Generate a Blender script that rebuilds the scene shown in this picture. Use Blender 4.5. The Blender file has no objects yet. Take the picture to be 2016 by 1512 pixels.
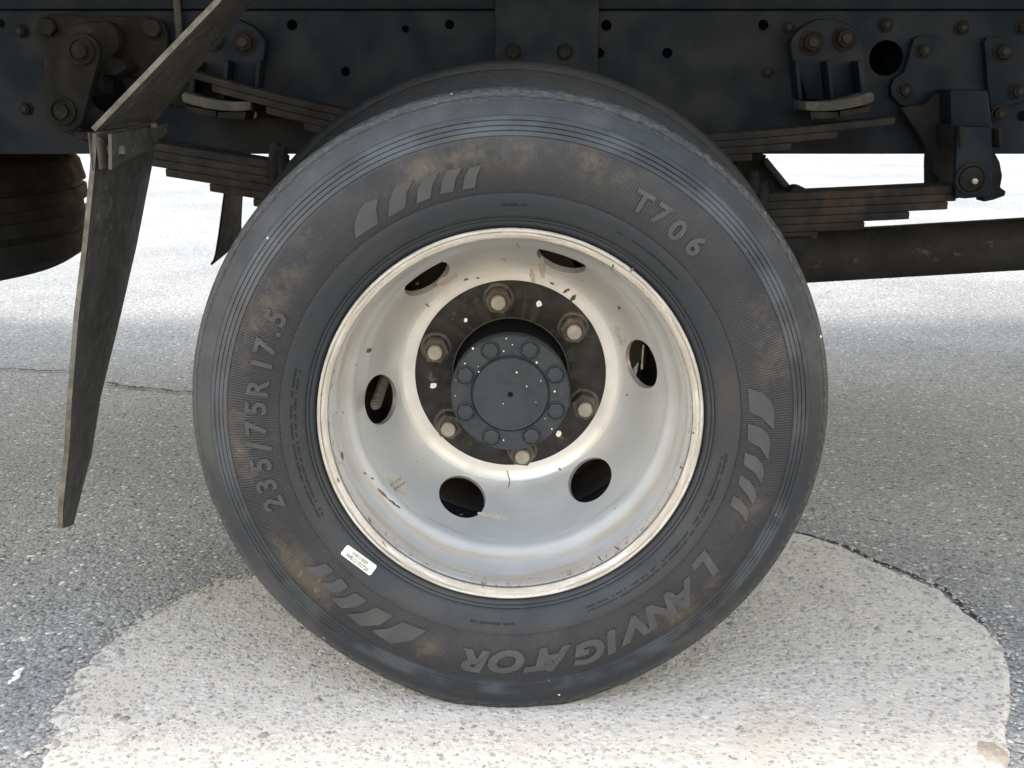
import bpy, bmesh, math, random
import numpy as np
from math import sin, cos, pi, radians, atan2, sqrt, tan
from mathutils import Vector, Matrix
random.seed(7)
rng = np.random.default_rng(7)
S = bpy.context.scene
COL = S.collection

# ------------------------------------------------------------------ camera, sky, sun, exposure
AX = 0.394                      # axle height above the ground
PITCH = radians(15.2)
F_PX = 2150.0                   # focal length in pixels of the 2016 px wide photograph
CAM = Vector((0.0021, -1.2645, AX + 0.3914))
cd = bpy.data.cameras.new('camera')
cd.sensor_fit = 'HORIZONTAL'; cd.sensor_width = 36.0; cd.lens = 36.0 * F_PX / 2016.0
cd.clip_start = 0.05; cd.clip_end = 1000
cam = bpy.data.objects.new('camera', cd); COL.objects.link(cam)
cam.location = CAM; cam.rotation_euler = (pi / 2 - PITCH, 0, 0)
S.camera = cam

SUN_DIR = Vector((-0.30, -0.065, 1.0)).normalized()      # towards the sun: high, a little behind the truck
w = bpy.data.worlds.new('World'); S.world = w; w.use_nodes = True
wn = w.node_tree; bg = wn.nodes['Background']
sky = wn.nodes.new('ShaderNodeTexSky'); sky.sky_type = 'NISHITA'; sky.sun_disc = False
sky.sun_elevation = math.asin(SUN_DIR.z); sky.sun_rotation = atan2(SUN_DIR.x, SUN_DIR.y)
sky.air_density = 2.0; sky.dust_density = 0.4; sky.ozone_density = 1.0
tint = wn.nodes.new('ShaderNodeMix'); tint.data_type = 'RGBA'; tint.blend_type = 'MULTIPLY'; tint.inputs['Factor'].default_value = 1.0
wn.links.new(sky.outputs[0], tint.inputs['A']); tint.inputs['B'].default_value = (1.29, 1.0, 0.84, 1)      # slightly hazy, neutral sky
wn.links.new(tint.outputs['Result'], bg.inputs['Color']); bg.inputs['Strength'].default_value = 0.15
sl = bpy.data.lights.new('sun', 'SUN'); sl.energy = 0.9; sl.angle = radians(10.0); sl.color = (1.0, 0.97, 0.89)
so = bpy.data.objects.new('sun', sl); COL.objects.link(so)
so.rotation_euler = (-SUN_DIR).to_track_quat('-Z', 'Y').to_euler()
V = S.view_settings
V.view_transform = 'Standard'; V.look = 'None'; V.gamma = 1.0; V.use_curve_mapping = False
V.exposure = 2.32
S.render.engine = 'CYCLES'
S.cycles.max_bounces = 8; S.cycles.diffuse_bounces = 5; S.cycles.glossy_bounces = 4

# ------------------------------------------------------------------ photo pixel -> place
_c, _s = cos(PITCH), sin(PITCH)
def ray(px, py):
    x = (px - 1008) / F_PX; v = (py - 756) / F_PX
    return Vector((x, _c - v * _s, -v * _c - _s))
def at(px, py, Y):
    r = ray(px, py); t = (Y - CAM.y) / r.y
    return CAM + r * t
def ground_at(px, py, z=0.0):
    r = ray(px, py); t = (z - CAM.z) / r.z
    return CAM + r * t
def xz(px, py, Y):
    p = at(px, py, Y); return (p.x, p.z)
def wheel_polar(px, py, Y=-0.0165):
    p = at(px, py, Y); return atan2(p.z - AX, p.x), math.hypot(p.x, p.z - AX)

# ------------------------------------------------------------------ node helpers
class NT:
    def __init__(s, name):
        s.m = bpy.data.materials.new(name); s.m.use_nodes = True
        s.t = s.m.node_tree; s.p = s.t.nodes['Principled BSDF']
    def n(s, typ, **k):
        nd = s.t.nodes.new(typ)
        for a, b in k.items(): setattr(nd, a, b)
        return nd
    def link(s, a, b): s.t.links.new(a, b)
    def put(s, sock, v):
        if isinstance(v, bpy.types.NodeSocket): s.link(v, sock)
        elif isinstance(v, tuple) and len(v) == 3 and sock.type == 'RGBA': sock.default_value = (*v, 1)
        else: sock.default_value = v
    def math(s, op, a, b=0.0, c=None, clamp=False):
        nd = s.n('ShaderNodeMath', operation=op, use_clamp=clamp)
        s.put(nd.inputs[0], a); s.put(nd.inputs[1], b)
        if c is not None: s.put(nd.inputs[2], c)
        return nd.outputs[0]
    def ramp(s, x, a, b, lo=0.0, hi=1.0):
        nd = s.n('ShaderNodeMapRange', interpolation_type='SMOOTHSTEP')
        s.put(nd.inputs[0], x)
        for i, v in enumerate((a, b, lo, hi)): nd.inputs[1 + i].default_value = v
        return nd.outputs[0]
    def band(s, x, a, b, soft):
        return s.math('MULTIPLY', s.ramp(x, a - soft, a + soft), s.ramp(x, b - soft, b + soft, 1, 0))
    def mix(s, f, a, b):
        nd = s.n('ShaderNodeMix', data_type='RGBA')
        s.put(nd.inputs['Factor'], f); s.put(nd.inputs['A'], a); s.put(nd.inputs['B'], b)
        return nd.outputs['Result']
    def obj(s):
        return s.n('ShaderNodeTexCoord').outputs['Object']
    def xyz(s, v):
        nd = s.n('ShaderNodeSeparateXYZ'); s.link(v, nd.inputs[0]); return nd.outputs
    def vec(s, x, y, z):
        nd = s.n('ShaderNodeCombineXYZ')
        for i, q in enumerate((x, y, z)): s.put(nd.inputs[i], q)
        return nd.outputs[0]
    def noise(s, v, scale, detail=4.0, rough=0.55, dist=0.0):
        nd = s.n('ShaderNodeTexNoise'); s.put(nd.inputs['Vector'], v)
        nd.inputs['Scale'].default_value = scale; nd.inputs['Detail'].default_value = detail
        nd.inputs['Roughness'].default_value = rough; nd.inputs['Distortion'].default_value = dist
        return nd.outputs['Fac']
    def voro(s, v, scale, feature='F1', rnd=1.0):
        nd = s.n('ShaderNodeTexVoronoi', feature=feature); s.put(nd.inputs['Vector'], v)
        nd.inputs['Scale'].default_value = scale; nd.inputs['Randomness'].default_value = rnd
        return nd
    def stretch(s, v, sx, sy, sz):
        nd = s.n('ShaderNodeMapping'); s.link(v, nd.inputs[0]); nd.inputs['Scale'].default_value = (sx, sy, sz)
        return nd.outputs[0]
    def bump(s, h, strength, dist, prev=None):
        nd = s.n('ShaderNodeBump'); s.put(nd.inputs['Height'], h)
        nd.inputs['Strength'].default_value = strength; nd.inputs['Distance'].default_value = dist
        if prev is not None: s.link(prev, nd.inputs['Normal'])
        return nd.outputs[0]
    def out(s, color=None, rough=None, metal=None, normal=None, spec=None):
        for k, v in (('Base Color', color), ('Roughness', rough), ('Metallic', metal), ('Normal', normal), ('Specular IOR Level', spec)):
            if v is not None: s.put(s.p.inputs[k], v)
        return s.m

def polar(t):
    o = t.obj(); X = t.xyz(o)
    R = t.math('SQRT', t.math('ADD', t.math('MULTIPLY', X[0], X[0]), t.math('MULTIPLY', X[2], X[2])))
    A = t.math('ARCTAN2', X[2], X[0])
    return o, X, R, A

def mat_tyre(name, worn=1.0, tone=1.0):
    t = NT(name); o, X, R, A = polar(t)
    base = t.mix(t.noise(o, 9, 5), (0.0085, 0.0117, 0.0158), (0.0138, 0.0180, 0.0232))
    base = t.mix(t.math('MULTIPLY', t.band(R, 0.2768, 0.338, 0.0025), t.ramp(t.noise(o, 4.5, 5, 0.6), 0.30, 0.62, 0.92, 0.62)), base, (0.0060, 0.0078, 0.0110))
    base = t.mix(t.ramp(t.noise(t.vec(t.math('MULTIPLY', A, 2.2), t.math('MULTIPLY', R, 30), X[1]), 1.4, 5, 0.6), 0.46, 0.7, 0.0, 0.55), base, (0.0135, 0.0150, 0.0172))
    arc = t.math('MULTIPLY', t.ramp(t.math('COSINE', t.math('SUBTRACT', A, 2.55)), 0.1, 0.85), t.ramp(R, 0.333, 0.342))
    base = t.mix(t.math('MULTIPLY', arc, t.ramp(t.noise(o, 7, 5, 0.6), 0.25, 0.65, 0.35, 0.9)), base, (0.031, 0.0345, 0.0385))
    # lighter scuffed ring at the grooves
    sc = t.math('MULTIPLY', t.band(R, 0.340, 0.361, 0.004), t.ramp(t.noise(t.stretch(o, 5, 5, 5), 2.2, 4), 0.42, 0.62))
    col = t.mix(t.math('MULTIPLY', sc, 0.75), base, (0.046, 0.055, 0.066))
    # grey chalky shoulder patches
    ch = t.math('MULTIPLY', t.ramp(R, 0.358, 0.366), t.ramp(t.noise(o, 6.5, 6, 0.6), 0.5, 0.66))
    col = t.mix(t.math('MULTIPLY', ch, 0.40), col, (0.058, 0.060, 0.061))
    # brown road dust held in the lettered band
    dn = t.noise(o, 7.0, 6, 0.62); df = t.noise(o, 150, 4, 0.65)
    dm = t.math('MULTIPLY', t.band(R, 0.300, 0.3375, 0.013), t.ramp(t.math('ADD', dn, t.math('MULTIPLY', df, 0.26)), 0.62, 0.80))
    dm = t.math('ADD', dm, t.math('MULTIPLY', t.band(R, 0.277, 0.338, 0.004), 0.06), clamp=True)
    dm2 = t.math('MULTIPLY', t.band(R, 0.236, 0.276, 0.01), t.ramp(t.noise(o, 6, 5), 0.5, 0.75, 0, 0.35))
    col = t.mix(t.math('MULTIPLY', t.math('MAXIMUM', dm, dm2), 0.68 * worn), col, (0.060, 0.050, 0.040))
    # paler crumbs where the dust has cracked
    cr = t.math('MULTIPLY', t.band(R, 0.306, 0.333, 0.006), t.math('MULTIPLY', t.ramp(dn, 0.55, 0.68), t.ramp(t.noise(o, 120, 5, 0.7), 0.56, 0.66)))
    col = t.mix(t.math('MULTIPLY', cr, 0.8 * worn), col, (0.15, 0.12, 0.09))
    # chewed shoulder edge
    ed = t.math('MULTIPLY', t.ramp(R, 0.3735, 0.385), t.ramp(t.noise(t.vec(t.math('MULTIPLY', A, 22), t.math('MULTIPLY', R, 190), X[1]), 2.0, 6, 0.7), 0.43, 0.63))
    col = t.mix(t.math('MULTIPLY', ed, 0.70 * worn), col, (0.075, 0.076, 0.075))
    # small white nicks
    nk = t.math('MULTIPLY', t.ramp(R, 0.335, 0.375), t.ramp(t.voro(o, 42).outputs['Distance'], 0.085, 0.05))
    nk = t.math('MULTIPLY', nk, t.ramp(t.noise(o, 13, 2), 0.56, 0.60))
    col = t.mix(t.math('MULTIPLY', nk, worn), col, (0.5, 0.5, 0.48))
    hatch = t.math('MULTIPLY', t.math('SINE', t.math('MULTIPLY', A, 640)), t.band(R, 0.2775, 0.337, 0.0015))
    rings = t.math('MULTIPLY', t.math('SINE', t.math('MULTIPLY', R, 2600)), t.band(R, 0.252, 0.274, 0.002))
    h = t.math('ADD', t.math('MULTIPLY', hatch, 0.4), t.math('MULTIPLY', rings, 0.05))
    nb = t.bump(h, 0.55, 0.0009)
    nb = t.bump(t.math('ADD', t.noise(o, 260, 4), t.math('MULTIPLY', ed, 0.6)), 0.4, 0.0011, nb)
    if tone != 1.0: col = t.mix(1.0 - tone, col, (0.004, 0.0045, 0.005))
    return t.out(col, t.ramp(t.noise(o, 20, 4), 0.3, 0.7, 0.50, 0.70), 0.0, nb, 0.4 if tone == 1.0 else 0.2)

def mat_letter():
    t = NT('moulded_rubber'); o = t.obj()
    col = t.mix(t.ramp(t.noise(t.n('ShaderNodeNewGeometry').outputs['Position'], 40, 5), 0.45, 0.7), (0.023, 0.026, 0.0295), (0.034, 0.0355, 0.0365))
    return t.out(col, 0.62, 0.0, t.bump(t.noise(o, 300, 3), 0.25, 0.0006))

def mat_rim():
    t = NT('silver_wheel_paint'); o, X, R, A = polar(t)
    base = t.mix(t.noise(o, 12, 5), (0.575, 0.59, 0.59), (0.645, 0.66, 0.66))
    # brownish staining, mostly in the gutter of the flange and on the flat centre
    st = t.math('MULTIPLY', t.band(R, 0.2085, 0.2325, 0.003), t.ramp(t.noise(t.vec(t.math('MULTIPLY', A, 0.7), t.math('MULTIPLY', R, 60), t.math('MULTIPLY', X[1], 30)), 1.6, 5, 0.6), 0.40, 0.70))
    col = t.mix(t.math('MULTIPLY', st, 0.75), base, (0.40, 0.325, 0.225))
    ce = t.math('MULTIPLY', t.ramp(R, 0.185, 0.155), t.ramp(t.noise(o, 9, 6, 0.6), 0.30, 0.72))
    col = t.mix(t.math('MULTIPLY', ce, 0.7), col, (0.44, 0.42, 0.38))
    ru = t.math('MULTIPLY', t.ramp(R, 0.20, 0.17), t.ramp(t.noise(t.stretch(o, 1, 1, 0.35), 34, 5, 0.7), 0.63, 0.74))
    col = t.mix(t.math('MULTIPLY', ru, 0.6), col, (0.26, 0.17, 0.10))
    sp = t.ramp(t.voro(o, 34).outputs['Distance'], 0.075, 0.05)
    sp = t.math('MULTIPLY', sp, t.ramp(t.noise(o, 8, 2), 0.52, 0.58))
    col = t.mix(t.math('MULTIPLY', sp, 0.85), col, (0.09, 0.075, 0.06))
    chip = t.math('MULTIPLY', t.band(R, 0.2205, 0.236, 0.001), t.ramp(t.noise(t.vec(t.math('MULTIPLY', A, 9), t.math('MULTIPLY', R, 260), X[1]), 3.4, 5, 0.72), 0.56, 0.61))
    col = t.mix(t.math('MULTIPLY', chip, 0.9), col, (0.075, 0.06, 0.05))
    lipm = t.math('MULTIPLY', t.ramp(R, 0.2205, 0.2222), t.ramp(X[1], 0.016, 0.010))
    col = t.mix(t.math('MULTIPLY', lipm, t.ramp(t.noise(t.vec(t.math('MULTIPLY', A, 2), t.math('MULTIPLY', R, 90), X[1]), 2.0, 6, 0.65), 0.3, 0.65, 0.45, 0.95)), col, (0.245, 0.222, 0.185))
    gl = t.math('MULTIPLY', t.band(R, 0.22145, 0.22235, 0.00025), t.band(X[1], 0.0055, 0.0100, 0.0006))
    gl = t.math('MAXIMUM', gl, t.math('MULTIPLY', t.band(R, 0.2292, 0.2302, 0.0003), t.ramp(t.noise(o, 11, 4), 0.42, 0.6)))
    col = t.mix(t.math('MULTIPLY', gl, 0.8), col, (0.06, 0.05, 0.04))
    rough = t.math('ADD', t.ramp(t.noise(o, 24, 5), 0.3, 0.7, 0.28, 0.37), t.math('MULTIPLY', t.math('MAXIMUM', ce, st), 0.20))
    met = t.math('SUBTRACT', 0.58, t.math('MULTIPLY', t.math('MAXIMUM', t.math('MAXIMUM', ce, lipm), t.math('MAXIMUM', chip, sp)), 0.55))
    nb = t.bump(t.math('ADD', t.math('MULTIPLY', t.noise(o, 260, 3), 0.35), t.math('MULTIPLY', chip, -1.0)), 0.16, 0.0009)
    return t.out(col, rough, met, nb)

def mat_plain(name, c1, c2, rough=0.5, metal=0.0, scale=30, spots=None, spot_scale=60, bump=0.2, thr=(0.58, 0.68), world=False):
    spec = 0.15 if rough >= 0.69 else 0.4
    t = NT(name)
    o = t.n('ShaderNodeNewGeometry').outputs['Position'] if world else t.obj()
    col = t.mix(t.ramp(t.noise(o, scale, 6, 0.62), 0.35, 0.68), c1, c2)
    if spots:
        col = t.mix(t.ramp(t.noise(o, spot_scale, 5, 0.7), thr[0], thr[1]), col, spots)
    r = t.ramp(t.noise(o, scale * 2.3, 4), 0.3, 0.7, max(rough - 0.1, 0.02), min(rough + 0.12, 1))
    return t.out(col, r, metal, t.bump(t.noise(o, scale * 6, 4), bump, 0.001), spec)

def mat_chassis():
    t = NT('dusty_chassis_paint'); g = t.n('ShaderNodeNewGeometry'); o = g.outputs['Position']; P = t.xyz(o)
    col = t.mix(t.noise(o, 5, 6, 0.6), (0.0014, 0.0042, 0.0086), (0.0030, 0.0074, 0.0128))
    d = t.ramp(t.noise(o, 3.3, 7, 0.66), 0.50, 0.72)
    col = t.mix(t.math('MULTIPLY', d, 0.6), col, (0.0105, 0.0110, 0.0115))
    st = t.ramp(t.noise(t.stretch(o, 30, 30, 1.6), 1.0, 4), 0.56, 0.7)
    col = t.mix(t.math('MULTIPLY', st, 0.25), col, (0.0085, 0.0115, 0.0145))
    return t.out(col, t.ramp(t.noise(o, 14, 4), 0.3, 0.7, 0.5, 0.75), 0.0, t.bump(t.noise(o, 70, 5), 0.25, 0.0015), 0.12)

def mat_asphalt():
    t = NT('worn_asphalt'); o = t.obj()
    wob = t.n('ShaderNodeVectorMath', operation='ADD')
    nz = t.n('ShaderNodeTexNoise'); t.link(o, nz.inputs['Vector']); nz.inputs['Scale'].default_value = 120; nz.inputs['Detail'].default_value = 3
    sc = t.n('ShaderNodeVectorMath', operation='SCALE'); t.link(nz.outputs['Color'], sc.inputs[0]); sc.inputs['Scale'].default_value = 0.006
    t.link(o, wob.inputs[0]); t.link(sc.outputs[0], wob.inputs[1]); p = wob.outputs[0]
    v1 = t.voro(p, 150); v2 = t.voro(p, 330); v3 = t.voro(p, 62)
    c1 = t.xyz(v1.outputs['Color'])[0]; c2 = t.xyz(v2.outputs['Color'])[1]
    stone = t.mix(c1, (0.200, 0.200, 0.193), (0.315, 0.311, 0.297))
    stone = t.mix(t.ramp(c1, 0.93, 0.97), stone, (0.56, 0.55, 0.52))
    stone = t.mix(t.ramp(c1, 0.10, 0.05), stone, (0.075, 0.075, 0.075))
    fine = t.mix(c2, (0.178, 0.178, 0.172), (0.278, 0.275, 0.262))
    col = t.mix(t.ramp(t.noise(o, 70, 3), 0.45, 0.6), stone, fine)
    joint = t.ramp(v1.outputs['Distance'], 0.50, 0.80)
    col = t.mix(t.math('MULTIPLY', joint, 0.6), col, (0.075, 0.076, 0.076))
    pit = t.math('MULTIPLY', t.ramp(v3.outputs['Distance'], 0.16, 0.09), t.ramp(t.noise(o, 9, 3), 0.5, 0.62))
    col = t.mix(t.math('MULTIPLY', pit, 0.45), col, (0.06, 0.045, 0.045))
    big = t.noise(o, 1.3, 5, 0.6)
    dk = t.n('ShaderNodeMix', data_type='RGBA', blend_type='MULTIPLY'); dk.inputs['Factor'].default_value = 1.0
    t.link(col, dk.inputs['A']); t.put(dk.inputs['B'], t.mix(t.ramp(big, 0.35, 0.68), (0.86, 0.865, 0.87), (1.14, 1.135, 1.115)))
    G = t.xyz(o); ex = t.math('DIVIDE', t.math('SUBTRACT', G[0], 0.03), 0.575); ey = t.math('DIVIDE', t.math('ADD', G[1], 0.02), 0.50)
    er = t.math('SQRT', t.math('ADD', t.math('MULTIPLY', ex, ex), t.math('MULTIPLY', ey, ey)))
    cem = t.math('MULTIPLY', t.ramp(er, 1.20, 0.98), t.ramp(t.noise(o, 55, 6, 0.7), 0.42, 0.62))
    cem = t.math('MULTIPLY', cem, t.ramp(G[0], 0.15, -0.1, 0.1, 0.75))
    out_c = t.mix(cem, dk.outputs['Result'], (0.36, 0.34, 0.31))
    h = t.math('SUBTRACT', t.math('MULTIPLY', c1, 0.55), t.math('MULTIPLY', v1.outputs['Distance'], 0.9))
    h = t.math('ADD', h, t.math('MULTIPLY', t.noise(o, 420, 3), 0.4))
    return t.out(out_c, 0.8, 0.0, t.bump(h, 0.75, 0.004), 0.3)

def mat_concrete():
    t = NT('pale_exposed_concrete'); o = t.obj()
    v1 = t.voro(o, 105); v2 = t.voro(o, 190); v3 = t.voro(o, 48)
    c1 = t.xyz(v1.outputs['Color'])[0]; c2 = t.xyz(v2.outputs['Color'])[0]; c3 = t.xyz(v3.outputs['Color'])[0]
    col = t.mix(t.noise(o, 60, 5), (0.415, 0.375, 0.325), (0.565, 0.525, 0.467))
    st = t.math('MULTIPLY', t.ramp(v1.outputs['Distance'], 0.55, 0.30), t.ramp(c1, 0.15, 0.25))
    col = t.mix(t.math('MULTIPLY', st, 0.85), col, t.mix(t.xyz(v1.outputs['Color'])[1], (0.295, 0.268, 0.235), (0.58, 0.545, 0.49)))
    st2 = t.math('MULTIPLY', t.ramp(v2.outputs['Distance'], 0.40, 0.26), t.ramp(c2, 0.84, 0.90))
    col = t.mix(t.math('MULTIPLY', st2, 0.85), col, (0.25, 0.232, 0.208))
    st3 = t.math('MULTIPLY', t.ramp(v3.outputs['Distance'], 0.26, 0.18), t.ramp(c3, 0.86, 0.89))
    col = t.mix(t.math('MULTIPLY', st3, 0.5), col, (0.22, 0.205, 0.188))
    tan_ = t.ramp(t.noise(o, 4.5, 5, 0.6), 0.56, 0.70)
    col = t.mix(t.math('MULTIPLY', tan_, 0.35), col, (0.42, 0.345, 0.275))
    h = t.math('ADD', t.math('MULTIPLY', st, 0.5), t.math('ADD', t.math('MULTIPLY', st2, -0.6), t.noise(o, 230, 5, 0.65)))
    return t.out(col, 0.85, 0.0, t.bump(h, 0.55, 0.003), 0.3)

M = dict(
    tyre=mat_tyre('weathered_tyre_rubber'), tyre_in=mat_tyre('shaded_inner_tyre_rubber', 0.3, 0.5), letter=mat_letter(), rim=mat_rim(),  # inner copy of the rubber darkened, its shade put into the colour
    rim_in=mat_plain('dusty_shaded_wheel_steel', (0.020, 0.017, 0.014), (0.045, 0.036, 0.028), 0.6, 0.2, 14, None, bump=0.3),  # dusty steel, coloured darker for the shade behind the disc holes
    hub=mat_plain('black_hub_face', (0.0075, 0.0075, 0.0077), (0.0165, 0.0155, 0.0148), 0.65, 0.0, 22, (0.075, 0.07, 0.06), 38, 0.4, (0.60, 0.72)),
    cap=mat_plain('slate_hub_paint', (0.0125, 0.0170, 0.0225), (0.0195, 0.0250, 0.0315), 0.68, 0.0, 16, (0.036, 0.035, 0.033), 38, 0.35, (0.53, 0.72)),
    nut=mat_plain('dusty_steel_nut', (0.060, 0.054, 0.044), (0.105, 0.096, 0.080), 0.62, 0.15, 60, (0.06, 0.047, 0.037), 90, 0.4),
    stud=mat_plain('pale_stud_end', (0.19, 0.175, 0.147), (0.27, 0.25, 0.215), 0.5, 0.15, 90, (0.18, 0.145, 0.11), 160, 0.4),
    white=mat_plain('white_paint', (0.74, 0.74, 0.72), (0.80, 0.80, 0.78), 0.5, 0.0, 200, None, bump=0.1),
    paper=mat_plain('printed_label_paper', (0.50, 0.495, 0.46), (0.55, 0.545, 0.51), 0.45, 0.0, 200, None, bump=0.05),
    ink=mat_plain('faded_print_ink', (0.08, 0.075, 0.07), (0.16, 0.15, 0.135), 0.6, 0.0, 400, None, bump=0.05),
    chassis=mat_chassis(),
    dusty=mat_plain('dusty_chassis_casting', (0.0046, 0.0052, 0.0060), (0.0098, 0.0098, 0.0096), 0.85, 0.0, 16, (0.0185, 0.017, 0.0155), 30, 0.5, (0.55, 0.75), True),
    spring=mat_plain('rusty_spring_steel', (0.0082, 0.0084, 0.0088), (0.0165, 0.0155, 0.0148), 0.85, 0.0, 18, (0.028, 0.0195, 0.016), 9, 0.5, (0.50, 0.70), True),
    guard=mat_plain('scuffed_guard_rubber', (0.024, 0.0265, 0.028), (0.044, 0.045, 0.043), 0.6, 0.0, 30, (0.10, 0.09, 0.072), 50, 0.5, (0.58, 0.68), True),
    guard_edge=mat_plain('dusty_skylit_edge', (0.06, 0.057, 0.049), (0.125, 0.118, 0.10), 0.7, 0.0, 40, (0.10, 0.095, 0.085), 60, 0.4, (0.58, 0.68), True),  # dust on the edges, made paler for the skylight catching them
    pad=mat_plain('grey_dusty_pad', (0.029, 0.030, 0.029), (0.050, 0.049, 0.046), 0.85, 0.0, 40, None, bump=0.5, world=True),
    dustier=mat_plain('pale_bolt_dust', (0.0125, 0.0130, 0.0132), (0.022, 0.0215, 0.0205), 0.85, 0.0, 60, None, bump=0.3),
    chip=mat_plain('bare_rusty_chip', (0.065, 0.052, 0.042), (0.13, 0.105, 0.085), 0.8, 0.0, 60, None, bump=0.3),
    stain=mat_plain('rust_water_stain', (0.36, 0.32, 0.265), (0.44, 0.40, 0.345), 0.6, 0.2, 30, None, bump=0.2),
    spare=mat_plain('old_spare_rubber', (0.009, 0.010, 0.0115), (0.016, 0.017, 0.018), 0.85, 0.0, 12, None, bump=0.3),
    dark=mat_plain('black_steel_and_far_flap', (0.004, 0.0045, 0.0055), (0.008, 0.0085, 0.0095), 0.9, 0.0, 20, None, bump=0.3, world=True),
    shaft=mat_plain('dull_driveshaft_paint', (0.0125, 0.0135, 0.0145), (0.0215, 0.0225, 0.0235), 0.75, 0.0, 9, (0.065, 0.064, 0.06), 26, 0.3, (0.60, 0.72), True),
    bedm=mat_plain('grey_cargo_bed_paint', (0.34, 0.34, 0.335), (0.42, 0.42, 0.41), 0.5, 0.0, 6, None, bump=0.2, world=True),  # paleness chosen for the light the unseen bed bounces down
    asphalt=mat_asphalt(), concrete=mat_concrete(),
    crack=mat_plain('dark_crack_fill', (0.020, 0.020, 0.020), (0.045, 0.044, 0.042), 0.9, 0.0, 90, None, bump=0.5),
    scrap=mat_plain('white_scrap', (0.72, 0.73, 0.66), (0.80, 0.80, 0.74), 0.6, 0.0, 80, None, bump=0.2),
    brown=mat_plain('brown_mortar', (0.27, 0.225, 0.175), (0.38, 0.33, 0.27), 0.85, 0.0, 60, (0.22, 0.18, 0.14), 120, 0.5),
)

# ------------------------------------------------------------------ mesh helpers
class MB:
    def __init__(s): s.v = []; s.f = []; s.mi = []
    def add(s, vs, fs, mi=0):
        o = len(s.v); s.v += [tuple(q) for q in vs]
        for f in fs: s.f.append(tuple(i + o for i in f)); s.mi.append(mi)
    def box(s, x0, x1, y0, y1, z0, z1, mi=0):
        s.add([(x, y, z) for x in (x0, x1) for y in (y0, y1) for z in (z0, z1)],
              [(0, 1, 3, 2), (4, 6, 7, 5), (0, 4, 5, 1), (2, 3, 7, 6), (0, 2, 6, 4), (1, 5, 7, 3)], mi)
    def prism(s, poly, y0, y1, mi=0):                 # polygon in x,z extruded along y
        a = sum(poly[i][0] * poly[(i + 1) % len(poly)][1] - poly[(i + 1) % len(poly)][0] * poly[i][1] for i in range(len(poly)))
        if a < 0: poly = poly[::-1]
        n = len(poly)
        s.add([(x, y0, z) for x, z in poly] + [(x, y1, z) for x, z in poly],
              [tuple(range(n)), tuple(range(2 * n - 1, n - 1, -1))] + [(i, i + n, (i + 1) % n + n, (i + 1) % n) for i in range(n)], mi)
    def lathe(s, prof, c=(0, 0, 0), seg=32, mi=0, close=False, ph=0.0):   # profile (R, y) about the y axis
        n = len(prof); vs = []
        for k in range(seg):
            a = 2 * pi * k / seg + ph
            vs += [(c[0] + r * cos(a), c[1] + y, c[2] + r * sin(a)) for r, y in prof]
        fs = []
        for k in range(seg):
            k2 = (k + 1) % seg
            for i in range(n if close else n - 1):
                j = (i + 1) % n
                fs.append((k * n + i, k * n + j, k2 * n + j, k2 * n + i))
        s.add(vs, fs, mi)
    def disc(s, c, r, y0, y1, seg=24, mi=0, ph=0.0):
        s.prism([(c[0] + r * cos(2 * pi * k / seg + ph), c[1] + r * sin(2 * pi * k / seg + ph)) for k in range(seg)], y0, y1, mi)
    def tube(s, p0, p1, r0, r1=None, seg=20, mi=0):
        r1 = r0 if r1 is None else r1
        p0, p1 = Vector(p0), Vector(p1); d = (p1 - p0).normalized()
        u = d.orthogonal().normalized(); w_ = d.cross(u)
        vs = [p + (u * cos(2 * pi * k / seg) + w_ * sin(2 * pi * k / seg)) * r for p, r in ((p0, r0), (p1, r1)) for k in range(seg)]
        s.add(vs, [(k, (k + 1) % seg, (k + 1) % seg + seg, k + seg) for k in range(seg)] + [tuple(range(seg - 1, -1, -1)), tuple(range(seg, 2 * seg))], mi)
    def sweep(s, pts, h, y0, y1, mi=0):               # strip: pts = top edge (x,z), thickness h downwards, width y0..y1
        n = len(pts); vs = []
        for x, z in pts: vs += [(x, y0, z), (x, y1, z), (x, y1, z - h), (x, y0, z - h)]
        fs = [(0, 1, 2, 3), tuple((n - 1) * 4 + i for i in (3, 2, 1, 0))]
        for k in range(n - 1):
            for i in range(4):
                j = (i + 1) % 4; fs.append((k * 4 + i, (k + 1) * 4 + i, (k + 1) * 4 + j, k * 4 + j))
        s.add(vs, fs, mi)
    def mesh(s, name, mats, sharp=35, bevel=0.0):
        me = bpy.data.meshes.new(name); me.from_pydata(s.v, [], s.f)
        for m in mats: me.materials.append(m)
        me.polygons.foreach_set('material_index', s.mi)
        bm = bmesh.new(); bm.from_mesh(me); bmesh.ops.recalc_face_normals(bm, faces=bm.faces)
        if bevel > 0:
            es = [e for e in bm.edges if len(e.link_faces) == 2 and e.calc_face_angle(0) > radians(40)]
            bmesh.ops.bevel(bm, geom=es, offset=bevel, segments=2, affect='EDGES', profile=0.5, clamp_overlap=True)
        bm.to_mesh(me); bm.free()
        me.polygons.foreach_set('use_smooth', [True] * len(me.polygons))
        me.set_sharp_from_angle(angle=radians(sharp))
        return me

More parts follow.
